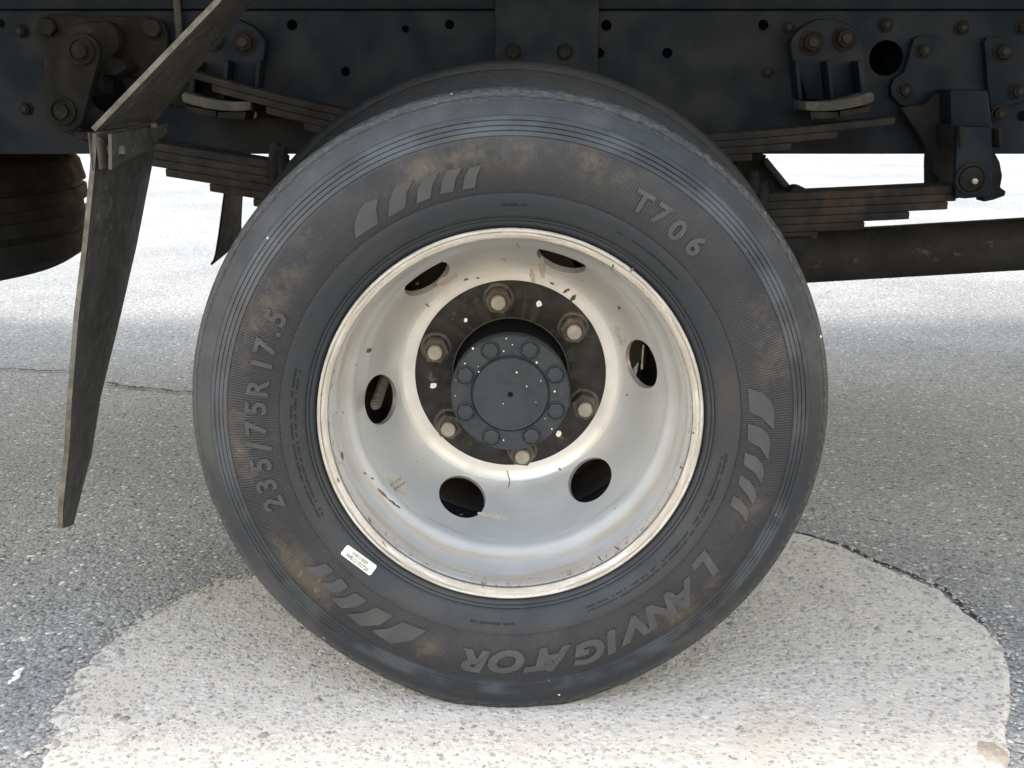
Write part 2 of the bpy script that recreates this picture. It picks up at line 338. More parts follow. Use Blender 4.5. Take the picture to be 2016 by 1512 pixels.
def link(name, me, parent=None, loc=(0, 0, 0), rot=(0, 0, 0), scale=(1, 1, 1)):
    o = bpy.data.objects.new(name, me); COL.objects.link(o)
    o.location = loc; o.rotation_euler = rot; o.scale = scale
    if parent: o.parent = parent
    return o
def part(mb, name, mats, parent, sharp=35, bevel=0.0, label=None, **k):
    if not isinstance(mats, (list, tuple)): mats = [mats]
    o = link(name, mb.mesh(name, mats, sharp, bevel), parent, **k)
    if label: o['label'] = label
    return o
def empty(name, parent=None, loc=(0, 0, 0), rot=(0, 0, 0)):
    o = bpy.data.objects.new(name, None); COL.objects.link(o); o.location = loc; o.rotation_euler = rot
    o.empty_display_size = 0.1
    if parent: o.parent = parent
    return o
def curve_fill(name, outer, holes, depth, mats):      # flat plate with real holes; local x,z ; thickness along y centred
    cu = bpy.data.curves.new(name, 'CURVE'); cu.dimensions = '2D'; cu.fill_mode = 'BOTH'; cu.extrude = depth / 2
    for poly in [outer] + holes:
        sp = cu.splines.new('POLY'); sp.points.add(len(poly) - 1); sp.use_cyclic_u = True
        for p, q in zip(sp.points, poly): p.co = (q[0], q[1], 0, 1)
    ob = bpy.data.objects.new(name, cu)
    me = bpy.data.meshes.new_from_object(ob); bpy.data.objects.remove(ob)
    n = len(me.vertices); co = np.empty(n * 3); me.vertices.foreach_get('co', co); co = co.reshape(-1, 3)
    co = np.stack([co[:, 0], -co[:, 2], co[:, 1]], 1); me.vertices.foreach_set('co', co.ravel())
    me.materials.clear()
    for m in mats: me.materials.append(m)
    me.update(); return me
def text_mesh(ch, size=1.0, offset=0.0, shear=0.0, extrude=0.0):
    cu = bpy.data.curves.new('glyph', 'FONT'); cu.body = ch; cu.size = size; cu.offset = offset; cu.shear = shear; cu.extrude = extrude
    cu.align_x = 'CENTER'; cu.resolution_u = 4
    ob = bpy.data.objects.new('glyph', cu); me = bpy.data.meshes.new_from_object(ob); bpy.data.objects.remove(ob)
    return me
def circ(c, r, n=20): return [(c[0] + r * cos(2 * pi * k / n), c[1] + r * sin(2 * pi * k / n)) for k in range(n)]
def smooth_line(pts, n=40):                           # smooth curve through points given as (x, z), x rising
    xs = np.array([p[0] for p in pts]); zs = np.array([p[1] for p in pts])
    co = np.polyfit(xs, zs, min(4, len(pts) - 1))
    return lambda x: float(np.polyval(co, x))

# ------------------------------------------------------------------ ground
def structure(o): o['kind'] = 'structure'; return o
gm = MB()
def gsheet(x0, x1, y0, y1, nx, ny, z):
    vs = [(x0 + (x1 - x0) * i / nx, y0 + (y1 - y0) * j / ny, z) for j in range(ny + 1) for i in range(nx + 1)]
    gm.add(vs, [(j * (nx + 1) + i, j * (nx + 1) + i + 1, (j + 1) * (nx + 1) + i + 1, (j + 1) * (nx + 1) + i) for j in range(ny) for i in range(nx)])
gsheet(-300, 300, -300, 300, 40, 40, 0.0)
structure(part(gm, 'asphalt_ground', M['asphalt'], None))

def rough_loop(pts, amp, step=0.006):
    out = []
    n = len(pts)
    for i in range(n):
        a, b = Vector(pts[i]), Vector(pts[(i + 1) % n]); L = (b - a).length; k = max(1, int(L / step))
        nrm = Vector((-(b - a).y, (b - a).x)).normalized()
        for q in range(k):
            out.append(a.lerp(b, q / k) + nrm * random.gauss(0, amp))
    return out
PATCH_PX = [(88, 1530), (98, 1470), (118, 1420), (140, 1370), (170, 1318), (200, 1280), (235, 1240), (290, 1205), (350, 1178), (430, 1148), (500, 1128), (590, 1105), (720, 1080), (900, 1052),
            (1100, 1035), (1300, 1030), (1450, 1034), (1576, 1053), (1657, 1077), (1726, 1113), (1787, 1138), (1848, 1162), (1896, 1206), (1941, 1235), (1974, 1275), (1990, 1330), (1988, 1400), (1978, 1440), (1984, 1480), (1982, 1530)]
ptsg = [ground_at(*p).xy for p in PATCH_PX]
x0, x1 = ptsg[0].x, ptsg[-1].x
ptsg += [Vector((x1 - 0.01, -0.30)), Vector((x1 - 0.08, -0.42)), Vector((x1 - 0.22, -0.50)), Vector((0.1, -0.53)), Vector((x0 + 0.25, -0.51)), Vector((x0 + 0.1, -0.43)), Vector((x0 + 0.02, -0.3))]
poly = np.array([[p.x, p.y] for p in ptsg])
def poly_dist(P):                                      # signed distance, inside positive
    d = np.full(len(P), 1e9); ins = np.zeros(len(P), bool); m = len(poly)
    for i in range(m):
        a, b = poly[i], poly[(i + 1) % m]; ab = b - a
        t_ = np.clip(((P - a) @ ab) / (ab @ ab), 0, 1); d = np.minimum(d, np.hypot(*(P - a - t_[:, None] * ab).T))
        c = ((a[1] > P[:, 1]) != (b[1] > P[:, 1])) & (P[:, 0] < (b[0] - a[0]) * (P[:, 1] - a[1]) / (b[1] - a[1] + 1e-12) + a[0]); ins ^= c
    return np.where(ins, d, -d)
def value_noise(P, scale, seed):
    g = np.random.default_rng(seed).uniform(-1, 1, (256, 256)); q = P * scale + 500; f = np.floor(q).astype(int); u = q - f; u = u * u * (3 - 2 * u)
    G = lambda dx, dy: g[(f[:, 0] + dx) % 256, (f[:, 1] + dy) % 256]
    return (G(0, 0) * (1 - u[:, 0]) + G(1, 0) * u[:, 0]) * (1 - u[:, 1]) + (G(0, 1) * (1 - u[:, 0]) + G(1, 1) * u[:, 0]) * u[:, 1]
gx = np.arange(poly[:, 0].min() - 0.08, poly[:, 0].max() + 0.05, 0.0055); gy = np.arange(poly[:, 1].min() - 0.05, poly[:, 1].max() + 0.06, 0.0055)
PX, PY = np.meshgrid(gx, gy); Pg = np.stack([PX.ravel(), PY.ravel()], 1); sd = poly_dist(Pg)
left = np.clip((0.12 - Pg[:, 0]) / 0.30, 0, 1)
nz = value_noise(Pg, 22, 1) * 0.45 + value_noise(Pg, 60, 2) * 0.35 + value_noise(Pg, 150, 3) * 0.45
sd = sd + nz * (0.0045 + 0.020 * left)
zz = np.minimum(0.004, sd * (0.9 - 0.70 * left)) + value_noise(Pg, 120, 4) * 0.0006
nxg = len(gx); zz = zz.reshape(len(gy), nxg); keep = (zz[:-1, :-1] > -0.003) | (zz[1:, 1:] > -0.003) | (zz[:-1, 1:] > -0.003) | (zz[1:, :-1] > -0.003)
jj, ii = np.nonzero(keep); base_i = jj * nxg + ii
fc = np.stack([base_i, base_i + 1, base_i + nxg + 1, base_i + nxg], 1); used, inv = np.unique(fc, return_inverse=True)
vv = np.stack([Pg[used, 0], Pg[used, 1], np.maximum(zz.ravel()[used], -0.006)], 1)
me = bpy.data.meshes.new('concrete_patch'); me.from_pydata(vv.tolist(), [], inv.reshape(-1, 4).tolist()); me.materials.append(M['concrete'])
me.polygons.foreach_set('use_smooth', [True] * len(me.polygons))
structure(link('concrete_patch', me))

def ribbon(name, px, wd, z=0.0046, jit=0.003, lab=None):
    pts = [ground_at(*p, z=z) for p in px]; dense = []
    for a, b in zip(pts[:-1], pts[1:]):
        k = max(2, int((b - a).length / 0.007))
        dense += [a.lerp(b, q / k) for q in range(k)]
    dense.append(pts[-1]); mb = MB(); vs = []; m = len(dense)
    wob = 0.0
    for i, p in enumerate(dense):
        d = (dense[min(i + 1, m - 1)] - dense[max(i - 1, 0)]).normalized(); nr = Vector((-d.y, d.x, 0))
        wob = wob * 0.7 + random.gauss(0, jit); tw = wd * random.uniform(0.25, 1.25) * min(1, i / 3, (m - 1 - i) / 3)
        c = p + nr * wob
        vs += [c + nr * tw, c - nr * tw]
    mb.add(vs, [(2 * i, 2 * i + 1, 2 * i + 3, 2 * i + 2) for i in range(m - 1)])
    return structure(part(mb, name, M['crack'], None))
ribbon('ground_crack', [(-40, 722), (40, 726), (90, 730), (140, 726)], 0.0055)
ribbon('ground_crack', [(205, 752), (245, 760), (300, 764), (345, 770), (385, 772)], 0.0075)
ribbon('ground_crack', [(1562, 1047), (1600, 1056), (1664, 1075), (1732, 1108), (1795, 1132), (1858, 1158), (1902, 1200), (1945, 1230)], 0.0045, 0.0022, 0.0012)  # dark strip for the gap at the patch edge and its lip's shadow

# loose and half-buried stone chips, too many to count
def chips(name, count, area, size, mat_slots, z0, keep, seed):
    r = np.random.default_rng(seed); V0 = np.array([[1, 0, 0], [0.3, 0.9, 0], [-0.8, 0.55, 0], [-0.75, -0.6, 0], [0.35, -0.85, 0], [0.1, 0.1, 0.75], [-0.2, -0.15, 0.7]], float)
    F0 = np.array([[0, 1, 5], [1, 2, 5], [2, 6, 5], [2, 3, 6], [3, 4, 6], [4, 0, 5], [4, 5, 6]])
    P = np.stack([r.uniform(area[0], area[1], count), r.uniform(area[2], area[3], count)], 1); P = P[keep(P)]; m = len(P)
    a = r.uniform(0, 2 * pi, m); s = size * np.exp(r.normal(0, 0.38, m)); ca, sa = np.cos(a), np.sin(a)
    st = r.uniform(0.55, 1.0, m); ht = r.uniform(0.35, 0.85, m)
    L = V0[None] + r.normal(0, 0.13, (m, 7, 3)) * np.array([1, 1, 0.5])
    x = L[:, :, 0] * s[:, None]; y = L[:, :, 1] * (s * st)[:, None]; z = L[:, :, 2] * (s * ht)[:, None]
    W = np.stack([x * ca[:, None] - y * sa[:, None] + P[:, 0:1], x * sa[:, None] + y * ca[:, None] + P[:, 1:2], z + z0], 2).reshape(-1, 3)
    Fc = (F0[None] + (np.arange(m) * 7)[:, None, None]).reshape(-1, 3)
    me = bpy.data.meshes.new(name); me.vertices.add(len(W)); me.vertices.foreach_set('co', W.ravel())
    me.loops.add(Fc.size); me.loops.foreach_set('vertex_index', Fc.ravel().astype(np.int32))
    me.polygons.add(len(Fc)); me.polygons.foreach_set('loop_start', np.arange(0, Fc.size, 3, dtype=np.int32)); me.polygons.foreach_set('loop_total', np.full(len(Fc), 3, np.int32))
    for q in mat_slots: me.materials.append(q)
    ch = r.choice(len(mat_slots), m, p=[0.5, 0.3, 0.2]); me.polygons.foreach_set('material_index', np.repeat(ch, len(F0)).astype(np.int32))
    me.update(calc_edges=True); me.validate()
    o = link(name, me); o['kind'] = 'stuff'; return o
def chipmat(n, a, b): return mat_plain(n, a, b, 0.75, 0.0, 70, None, bump=0.4, world=True)
lp = np.array([[p.x, p.y] for p in ptsg])
def in_patch(P, grow=1.0):
    q = (P - lp.mean(0)) / grow + lp.mean(0); ins = np.zeros(len(P), bool); j = len(lp) - 1
    for i in range(len(lp)):
        c = ((lp[i, 1] > q[:, 1]) != (lp[j, 1] > q[:, 1])) & (q[:, 0] < (lp[j, 0] - lp[i, 0]) * (q[:, 1] - lp[i, 1]) / (lp[j, 1] - lp[i, 1] + 1e-12) + lp[i, 0])
        ins ^= c; j = i
    return ins
CH = [chipmat('grey_chip', (0.19, 0.189, 0.184), (0.29, 0.286, 0.274)), chipmat('pale_chip', (0.25, 0.246, 0.235), (0.36, 0.353, 0.335)), chipmat('dark_chip', (0.14, 0.139, 0.135), (0.20, 0.198, 0.192))]
a_ = chips('asphalt_chippings', 38000, (-0.95, 0.95, -0.15, 1.35), 0.0034, CH, -0.0006, lambda P: ~in_patch(P, 1.0) & (rng.uniform(0, 1, len(P)) > np.clip((np.hypot(P[:, 0] * 0.9, P[:, 1] + 0.15) - 0.25) / 0.85, 0, 1)), 3)
CP = [chipmat('cream_chip', (0.34, 0.325, 0.30), (0.46, 0.445, 0.415)), chipmat('ash_chip', (0.27, 0.248, 0.220), (0.37, 0.345, 0.310)), chipmat('slate_chip', (0.20, 0.182, 0.160), (0.29, 0.268, 0.240))]
chips('patch_chippings', 11000, (-0.75, 0.80, -0.2, 0.55), 0.0027, CP, 0.0036, lambda P: in_patch(P, 0.985), 5)
chips('edge_grit', 9000, (-0.75, 0.8, -0.1, 0.55), 0.0036, [CP[1], CH[1], CP[0]], 0.0028, lambda P: in_patch(P, 1.035) & ~in_patch(P, 0.95), 9)

# ------------------------------------------------------------------ truck
truck = empty('truck'); truck['label'] = 'dark dusty flatbed truck standing on its dual rear wheel beside the camera'; truck['category'] = 'truck'

# ---- tyre
HALF = [(0.2325, 0.012), (0.2362, 0.0045), (0.2395, 0.0012), (0.2425, 0.0002), (0.2433, 0.0010), (0.2441, -0.0004), (0.2465, -0.0018), (0.2473, -0.0010), (0.2481, -0.0027), (0.2510, -0.0050), (0.2580, -0.0095), (0.2680, -0.0137),
        (0.2745, -0.0156), (0.2757, -0.0156), (0.2768, -0.0136), (0.2850, -0.0158), (0.3000, -0.0176), (0.3120, -0.0174), (0.3250, -0.0154), (0.3350, -0.0124), (0.3388, -0.0110), (0.3396, -0.0122),
        (0.3440, -0.0104), (0.3447, -0.0088), (0.3455, -0.0096), (0.3495, -0.0078), (0.3502, -0.0062), (0.3510, -0.0070), (0.3552, -0.0049), (0.3559, -0.0033), (0.3567, -0.0041), (0.3612, -0.0016), (0.3618, 0.0002),
        (0.3630, 0.0002), (0.3720, 0.0052), (0.3790, 0.0100), (0.3812, 0.0122), (0.3822, 0.0160), (0.3842, 0.0158), (0.3858, 0.0166), (0.3885, 0.0186), (0.3905, 0.0225), (0.3917, 0.0285), (0.3920, 0.050), (0.3919, 0.0525), (0.3815, 0.0545), (0.3815, 0.0605), (0.3919, 0.0625), (0.3925, 0.080), (0.3925, 0.0875), (0.3820, 0.0895)]
PR = np.array(HALF)
def bulge_w(R, A):
    d = np.abs(A + pi / 2); d = np.minimum(d, 2 * pi - d)
    return np.exp(-(d / 0.36) ** 2) * np.clip((R - 0.27) / 0.10, 0, 1)
def side_y(R, A=pi / 2):
    y = float(np.interp(R, PR[:41, 0], PR[:41, 1]))
    return y - 0.012 * float(bulge_w(R, (A + pi) % (2 * pi) - pi)) * min(1, abs(y - 0.098) / 0.07)
def tyre_mesh(name, mat, grow=0.0, bulge=0.012, floor=None, seg=288):
    prof = HALF + [(r, 0.196 - y) for r, y in HALF[::-1]]
    mb = MB(); prof = [((r if r < 0.236 else r + grow * (r - 0.236) / 0.155), y) for r, y in prof]
    mb.lathe(prof, (0, 0, 0), seg, 0)
    co = np.array(mb.v); R = np.hypot(co[:, 0], co[:, 2]); A = np.arctan2(co[:, 2], co[:, 0])
    d = np.abs(A + pi / 2); d = np.minimum(d, 2 * pi - d)
    wgt = np.exp(-(d / 0.36) ** 2) * np.clip((R - 0.27) / 0.10, 0, 1)
    if floor is not None and grow == 0: co *= np.where(R > 0.30, 1 + 0.026 * np.exp(-(d / 0.42) ** 2) * np.clip((R - 0.30) / 0.09, 0, 1), 1)[:, None] ** np.array([1, 0, 1])
    co[:, 1] += np.where(co[:, 1] < 0.098, -1, 1) * bulge * wgt * np.clip(np.abs(co[:, 1] - 0.098) / 0.07, 0, 1)
    # chewed shoulder: small real unevenness of the edge
    na = np.sin(A * 31 + 1.3) + np.sin(A * 53) * 0.8 + np.sin(A * 97 + 2) * 0.7 + np.sin(A * 171) * 0.5
    up = np.clip(1 - d / 1.2, 0, 1)
    co[:, 1] += np.where((R > 0.3800 + grow) & (R < 0.388 + grow) & (co[:, 1] < 0.05), 0.00012 * na * (1 - up), 0)
    if floor is not None: co[:, 2] = np.maximum(co[:, 2], floor)
    mb.v = [tuple(q) for q in co]
    return mb.mesh(name, [mat], 28)
# ---- rim
BARREL = [(0.2300, 0.0125), (0.2338, 0.0090), (0.2345, 0.0040), (0.2342, 0.0006), (0.2332, -0.0012), (0.2318, -0.0018), (0.2306, -0.0012), (0.2300, 0.0004), (0.2294, 0.0010), (0.2285, 0.0006), (0.2262, 0.0014), (0.2235, 0.0034), (0.2222, 0.0050), (0.2217, 0.0066), (0.2221, 0.0078), (0.2222, 0.0090), (0.2216, 0.0105), (0.2210, 0.0150),
          (0.2205, 0.0280), (0.2192, 0.0420), (0.2170, 0.0560), (0.2130, 0.0680), (0.2085, 0.0770), (0.2046, 0.0835), (0.2016, 0.0890), (0.2000, 0.0945), (0.1996, 0.0990), (0.2004, 0.1035), (0.2022, 0.1075), (0.2036, 0.1130), (0.2044, 0.1180), (0.2044, 0.150), (0.207, 0.165), (0.219, 0.178), (0.226, 0.190), (0.2338, 0.196),
          (0.2338, 0.190), (0.222, 0.172), (0.211, 0.160), (0.2085, 0.150), (0.2085, 0.118), (0.2070, 0.105), (0.2072, 0.095), (0.2105, 0.088), (0.2165, 0.079), (0.2205, 0.066), (0.2240, 0.048), (0.2262, 0.030), (0.2278, 0.020)]
DISC_F = [(0.082, 0.2277), (0.1345, 0.2277), (0.1450, 0.2274), (0.1520, 0.2260), (0.1580, 0.2228), (0.1640, 0.2172), (0.1710, 0.2085), (0.1790, 0.1965), (0.1870, 0.1830), (0.1940, 0.1680), (0.1990, 0.1500), (0.2025, 0.1330), (0.2046, 0.1190)]
HOLE_A = [radians(a) for a in (8, 68, 128, 188, 248, 308)]
def disc_mesh(name, mat):
    fr = np.array(DISC_F); tang = np.gradient(fr, axis=0); tang /= np.linalg.norm(tang, axis=1)[:, None]
    nrm = np.stack([-tang[:, 1], tang[:, 0]], 1)
    nrm[nrm[:, 1] < 0] *= -1
    bk = fr + nrm * 0.010; bk[-1] = (0.2046, 0.136)
    # refine the profile
    def dens(p, k=4):
        q = []
        for a, b in zip(p[:-1], p[1:]): q += [tuple(a + (b - a) * i / k) for i in range(k)]
        return q + [tuple(p[-1])]
    prof = dens(fr, 3) + dens(bk[::-1], 2)
    mb = MB(); mb.lathe(prof, (0, 0, 0), 144, 0, close=True); me = mb.mesh(name, [mat], 40)
    o = bpy.data.objects.new('blank', me); COL.objects.link(o)
    cm = MB()
    for a in HOLE_A:
        c = Vector((0.1825 * cos(a), 0.188, 0.1825 * sin(a))); d = Vector((-cos(a) * 0.62, -0.78, -sin(a) * 0.62)).normalized()
        cm.tube(c - d * 0.05, c + d * 0.05, 0.0345, seg=40)
    co = link('cutter', cm.mesh('cutter', [mat]))
    md = o.modifiers.new('b', 'BOOLEAN'); md.operation = 'DIFFERENCE'; md.object = co; md.solver = 'EXACT'
    dg = bpy.context.evaluated_depsgraph_get(); me2 = bpy.data.meshes.new_from_object(o.evaluated_get(dg)); me2.name = name
    bpy.data.objects.remove(o); bpy.data.objects.remove(co)
    me2.polygons.foreach_set('use_smooth', [True] * len(me2.polygons)); me2.set_sharp_from_angle(angle=radians(32))
    return me2
barrel_me = None
mb = MB(); mb.lathe(BARREL, (0, 0, 0), 192, 0, close=True); barrel_me = mb.mesh('rim', [M['rim']], 50)
disc_me = disc_mesh('wheel_disc', M['rim'])

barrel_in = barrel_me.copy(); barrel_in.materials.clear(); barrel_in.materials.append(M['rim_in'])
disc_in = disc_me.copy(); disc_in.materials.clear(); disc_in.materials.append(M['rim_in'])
wheel = empty('wheel', truck, (0, 0, AX)); wheel['label'] = 'near outer rear wheel with silver dished rim and lettered tyre'
link('tyre', tyre_mesh('tyre', M['tyre'], floor=-AX + 0.0035), wheel)
link('rim', barrel_me, wheel); link('wheel_disc', disc_me, wheel)
# black ring round the nuts
mb = MB(); mb.lathe([(0.0825, 0.2285), (0.0825, 0.2262), (0.0835, 0.2255), (0.1336, 0.2255), (0.1346, 0.2262), (0.1346, 0.2285)], (0, 0, 0), 128)
part(mb, 'hub_ring', M['hub'], wheel)
mb = MB(); mb.lathe([(0.0822, 0.2250), (0.0805, 0.2265), (0.0805, 0.245)], (0, 0, 0), 96); part(mb, 'centre_bore', M['nut'], wheel)
# hub body and axle flange
mb = MB(); mb.lathe([(0.0005, 0.300), (0.079, 0.300), (0.079, 0.232), (0.074, 0.215), (0.0725, 0.172), (0.0755, 0.166), (0.0755, 0.150), (0.0005, 0.150)], (0, 0, 0), 64)
for k in range(8):
    a = 2 * pi * k / 8 + radians(22); mb.box(-0.004, 0.004, 0.172, 0.228, 0.0, 0.001)
part(mb, 'hub_body', M['dark'], wheel)
FY = 0.1273
mb = MB(); mb.lathe([(0.0760, 0.1520), (0.0790, 0.1490), (0.0797, FY + 0.003), (0.0780, FY + 0.0006), (0.0775, FY), (0.0525, FY), (0.0515, FY + 0.0012), (0.0508, FY + 0.0012), (0.0503, FY - 0.0035), (0.0490, FY - 0.0052), (0.0045, FY - 0.0060), (0.0030, FY - 0.004), (0.0028, FY + 0.004), (0.0004, FY + 0.004)], (0, 0, 0), 96)
part(mb, 'axle_flange', M['cap'], wheel)
hb = MB(); hb.lathe([(0.0005, 0), (0.0128, 0), (0.0132, -0.0008), (0.0128, -0.0022), (0.0118, -0.0026)], (0, 0, 0), 24)
hb.lathe([(0.0112, -0.0020), (0.0114, -0.0030), (0.0106, -0.0042), (0.0085, -0.0050), (0.0004, -0.0054)], (0, 0, 0), 6)
hb_me = hb.mesh('flange_bolt', [M['cap']], 30)
for px, py in ((635, 575), (900, 570), (1075, 740), (1090, 1000), (915, 1175), (640, 1180), (465, 1005), (450, 740)):
    a = atan2(878 - py, px - 770)
    link('flange_bolt', hb_me, wheel, (0.0647 * cos(a), FY + 0.0002, 0.0647 * sin(a)), (0, random.random(), 0))
# wheel nuts
nb_ = MB(); nb_.lathe([(0.0222, 0.0), (0.0222, -0.0035), (0.0205, -0.0058), (0.0178, -0.0066)], (0, 0, 0), 40, 0)
nb_.lathe([(0.0190, -0.006), (0.0190, -0.0245), (0.0172, -0.0268), (0.0120, -0.0268)], (0, 0, 0), 6, 0)
nb_.lathe([(0.0135, -0.0262), (0.0135, -0.0290), (0.0118, -0.0292), (0.0112, -0.0275)], (0, 0, 0), 28, 0)
nb_.lathe([(0.0105, -0.020), (0.0105, -0.0375), (0.0092, -0.0392), (0.0004, -0.0396)], (0, 0, 0), 24, 1)
nut_me = nb_.mesh('wheel_nut', [M['nut'], M['stud']], 30)
for k in range(6):
    a = radians(98.6) - k * pi / 3
    link('wheel_nut', nut_me, wheel, (0.1111 * cos(a), 0.2256, 0.1111 * sin(a)), (0, -a + random.uniform(-.3, .3), 0))
# paint spots and flecks
def spot(r, n=10):
    m = MB(); ph = random.random() * 6
    m.prism([(r * random.uniform(0.75, 1.15) * cos(2 * pi * k / n + ph), r * random.uniform(0.75, 1.15) * sin(2 * pi * k / n + ph)) for k in range(n)], -0.0004, 0.0002)
    return m
for px, py, r in ((1061, 598, .0044), (853, 759, .0048), (1100, 854, .0044), (917, 630, .0032)):
    p = at(px, py, 0.2255); part(spot(r), 'paint_spot', M['white'], wheel, loc=(p.x, 0.2253, p.z - AX))
for px, py, r in ((519, 570, 12), (744, 503, 8), (786, 545, 7), (727, 588, 9), (928, 597, 9), (905, 630, 6), (950, 665, 13), (465, 672, 8), (555, 692, 6), (558, 728, 9), (815, 732, 10), (883, 826, 8), (978, 790, 6), (1072, 861, 11),
                  (725, 944, 6), (1008, 1044, 6), (1052, 1115, 9), (726, 1190, 8), (918, 1202, 11), (400, 890, 6), (487, 985, 6), (785, 1115, 5), (405, 785, 4), (520, 850, 4), (945, 935, 4)):
    X_, Y_ = 780 + px / 3.436, 520 + py / 3.436
    yy = FY; p = at(X_, Y_, yy); rr = math.hypot(p.x, p.z - AX); yy = FY - 0.0056 if rr < 0.048 else FY
    p = at(X_, Y_, yy); part(spot(r / 3.436 / 1460 * 0.55, 7), 'paint_fleck', M['white'], wheel, loc=(p.x, yy - 0.0002, p.z - AX))
# chips and scratches in the rim paint, each a thin dark flake on the dish
_yp = [y for r, y in BARREL[5:30]] + [y for r, y in DISC_F[::-1]]; _rp = [r for r, y in BARREL[5:30]] + [r for r, y in DISC_F[::-1]]
_o = np.argsort(_yp); _yp = np.array(_yp)[_o]; _rp = np.array(_rp)[_o]
def dish_hit(px, py):
    for Y in np.linspace(-0.002, 0.227, 400):
        p = at(px, py, Y)
        if math.hypot(p.x, p.z - AX) >= np.interp(Y, _yp, _rp): return p
    return at(px, py, 0.2272)
def flake(px0, py0, px1, py1, wpx, mat='chip'):
    m = MB(); k = max(3, int(math.hypot(px1 - px0, py1 - py0) / 3)); up = []; lo = []
    nx, ny = -(py1 - py0), px1 - px0; L = math.hypot(nx, ny) or 1; nx /= L; ny /= L
    for i in range(k + 1):
        t_ = i / k; w_ = wpx * (0.35 + 0.9 * sin(pi * min(1, max(0, t_ * 0.9 + 0.05)))) * random.uniform(0.55, 1.2) / 2
        x, y = px0 + (px1 - px0) * t_ + random.uniform(-.6, .6), py0 + (py1 - py0) * t_ + random.uniform(-.6, .6)
        for sg, lst in ((1, up), (-1, lo)):
            p = dish_hit(x + nx * w_ * sg, y + ny * w_ * sg); q = p + (CAM - p).normalized() * 0.0007; lst.append((q.x, q.y, q.z - AX))
    m.add(up + lo, [(i, i + 1, k + 2 + i, k + 1 + i) for i in range(k)])
    part(m, 'paint_chip', M[mat], wheel)
for q in ((722, 694, 732, 686, 8), (1108, 576, 1122, 569, 7), (1122, 594, 1134, 580, 9), (744, 962, 762, 980, 7), (762, 980, 788, 1001, 5), (716, 930, 722, 934, 6), (730, 940, 735, 944, 6), (998, 925, 1004, 948, 3), (1004, 948, 1000, 962, 3),
          (818, 560, 824, 557, 6), (912, 552, 922, 549, 6), (936, 548, 944, 547, 5), (1082, 556, 1092, 560, 5), (838, 598, 846, 604, 4), (1216, 603, 1221, 609, 6), (1232, 776, 1236, 778, 6), (1357, 850, 1368, 853, 6), (1338, 918, 1344, 922, 5), (672, 888, 676, 906, 5), (664, 940, 668, 950, 4),
          (905, 1014, 912, 1012, 3), (1100, 922, 1105, 925, 5), (1176, 1094, 1186, 1107, 4), (1208, 1076, 1222, 1083, 4), (975, 1150, 980, 1158, 3), (948, 1144, 952, 1157, 3), (725, 1018, 731, 1030, 4), (760, 1078, 752, 1064, 3), (1241, 534, 1248, 528, 5), (1018, 480, 1023, 489, 3), (1208, 520, 1204, 531, 4)):
    flake(*q[:4], q[4] * 0.75)
for q in ((768, 935, 800, 972, 22), (1046, 530, 1052, 565, 9), (1066, 505, 1069, 548, 12), (860, 560, 900, 540, 14), (940, 1010, 1000, 1022, 9)):
    flake(*q, mat='stain')
# valve stem and inner brake drum
mb = MB(); p = at(738, 800, 0.150); c = Vector((p.x, 0.150, p.z - AX))
mb.tube(c + Vector((0.006, 0.09, 0.022)), c + Vector((0, 0.008, 0)), 0.0075, seg=16); mb.tube(c + Vector((0, 0.008, 0)), c, 0.0052, seg=14); mb.tube(c, c + Vector((0, -0.004, 0)), 0.0032, seg=10)
part(mb, 'valve_stem', M['nut'], wheel)
mb = MB(); p = at(1264, 718, 0.19); c = Vector((p.x, 0.19, p.z - AX)); mb.tube(c + Vector((0.001, 0.0, 0.028)), c, 0.0012, seg=8); mb.tube(c, c + Vector((0, 0, -0.006)), 0.0018, seg=8)
part(mb, 'valve_wire', M['stud'], wheel)

# ---- raised letters, each its own mesh bent onto the sidewall
def raised(me, a0, R0, name, lift=0.0021):
    n = len(me.vertices); co = np.empty(n * 3); me.vertices.foreach_get('co', co); co = co.reshape(-1, 3)
    R = R0 + co[:, 1]; A = a0 - co[:, 0] / R0
    y = np.array([side_y(r, q) for r, q in zip(R, A)]) - np.where(co[:, 2] > 0, lift, -0.0012)
    out = np.stack([R * np.cos(A), y, R * np.sin(A)], 1); me.vertices.foreach_set('co', out.ravel()); me.update()
    me.materials.clear(); me.materials.append(M['letter']); me.name = name
    return link(name, me, wheel)
def word(items, size, capw, off, shear):
    for ch, px, py in items:
        a, R = wheel_polar(px, py)
        me = text_mesh(ch, size, off, shear, 0.001)
        co = np.empty(len(me.vertices) * 3); me.vertices.foreach_get('co', co); co = co.reshape(-1, 3)
        xm = (co[:, 0].min() + co[:, 0].max()) / 2; co[:, 0] = (co[:, 0] - xm) * capw
        co[:, 1] -= (co[:, 1].min() + co[:, 1].max()) / 2
        me.vertices.foreach_set('co', co.ravel())
        if ch == '/': me.transform(Matrix.Diagonal((1.25, 1.18, 1, 1)))
        raised(me, a, R, 'letter')
word([('2', 539, 990), ('3', 525, 955), ('5', 514, 915), ('/', 509, 878), ('7', 504, 842), ('5', 504, 803), ('R', 508, 762), ('1', 515, 717), ('7', 523, 682), ('.', 548, 658), ('5', 543, 625)], 0.0345, 1.02, 0.0010, 0.0)
word([('T', 1264, 398), ('7', 1302, 423), ('0', 1333, 453), ('6', 1369, 483)], 0.0335, 1.05, 0.0010, 0.0)
word([('L', 1392, 1112), ('A', 1351, 1169), ('N', 1301, 1202), ('V', 1242, 1238), ('I', 1204, 1262), ('G', 1159, 1281), ('A', 1097, 1293), ('T', 1059, 1295), ('O', 997, 1298), ('R', 937, 1297)], 0.0400, 1.36, 0.0020, 0.28)
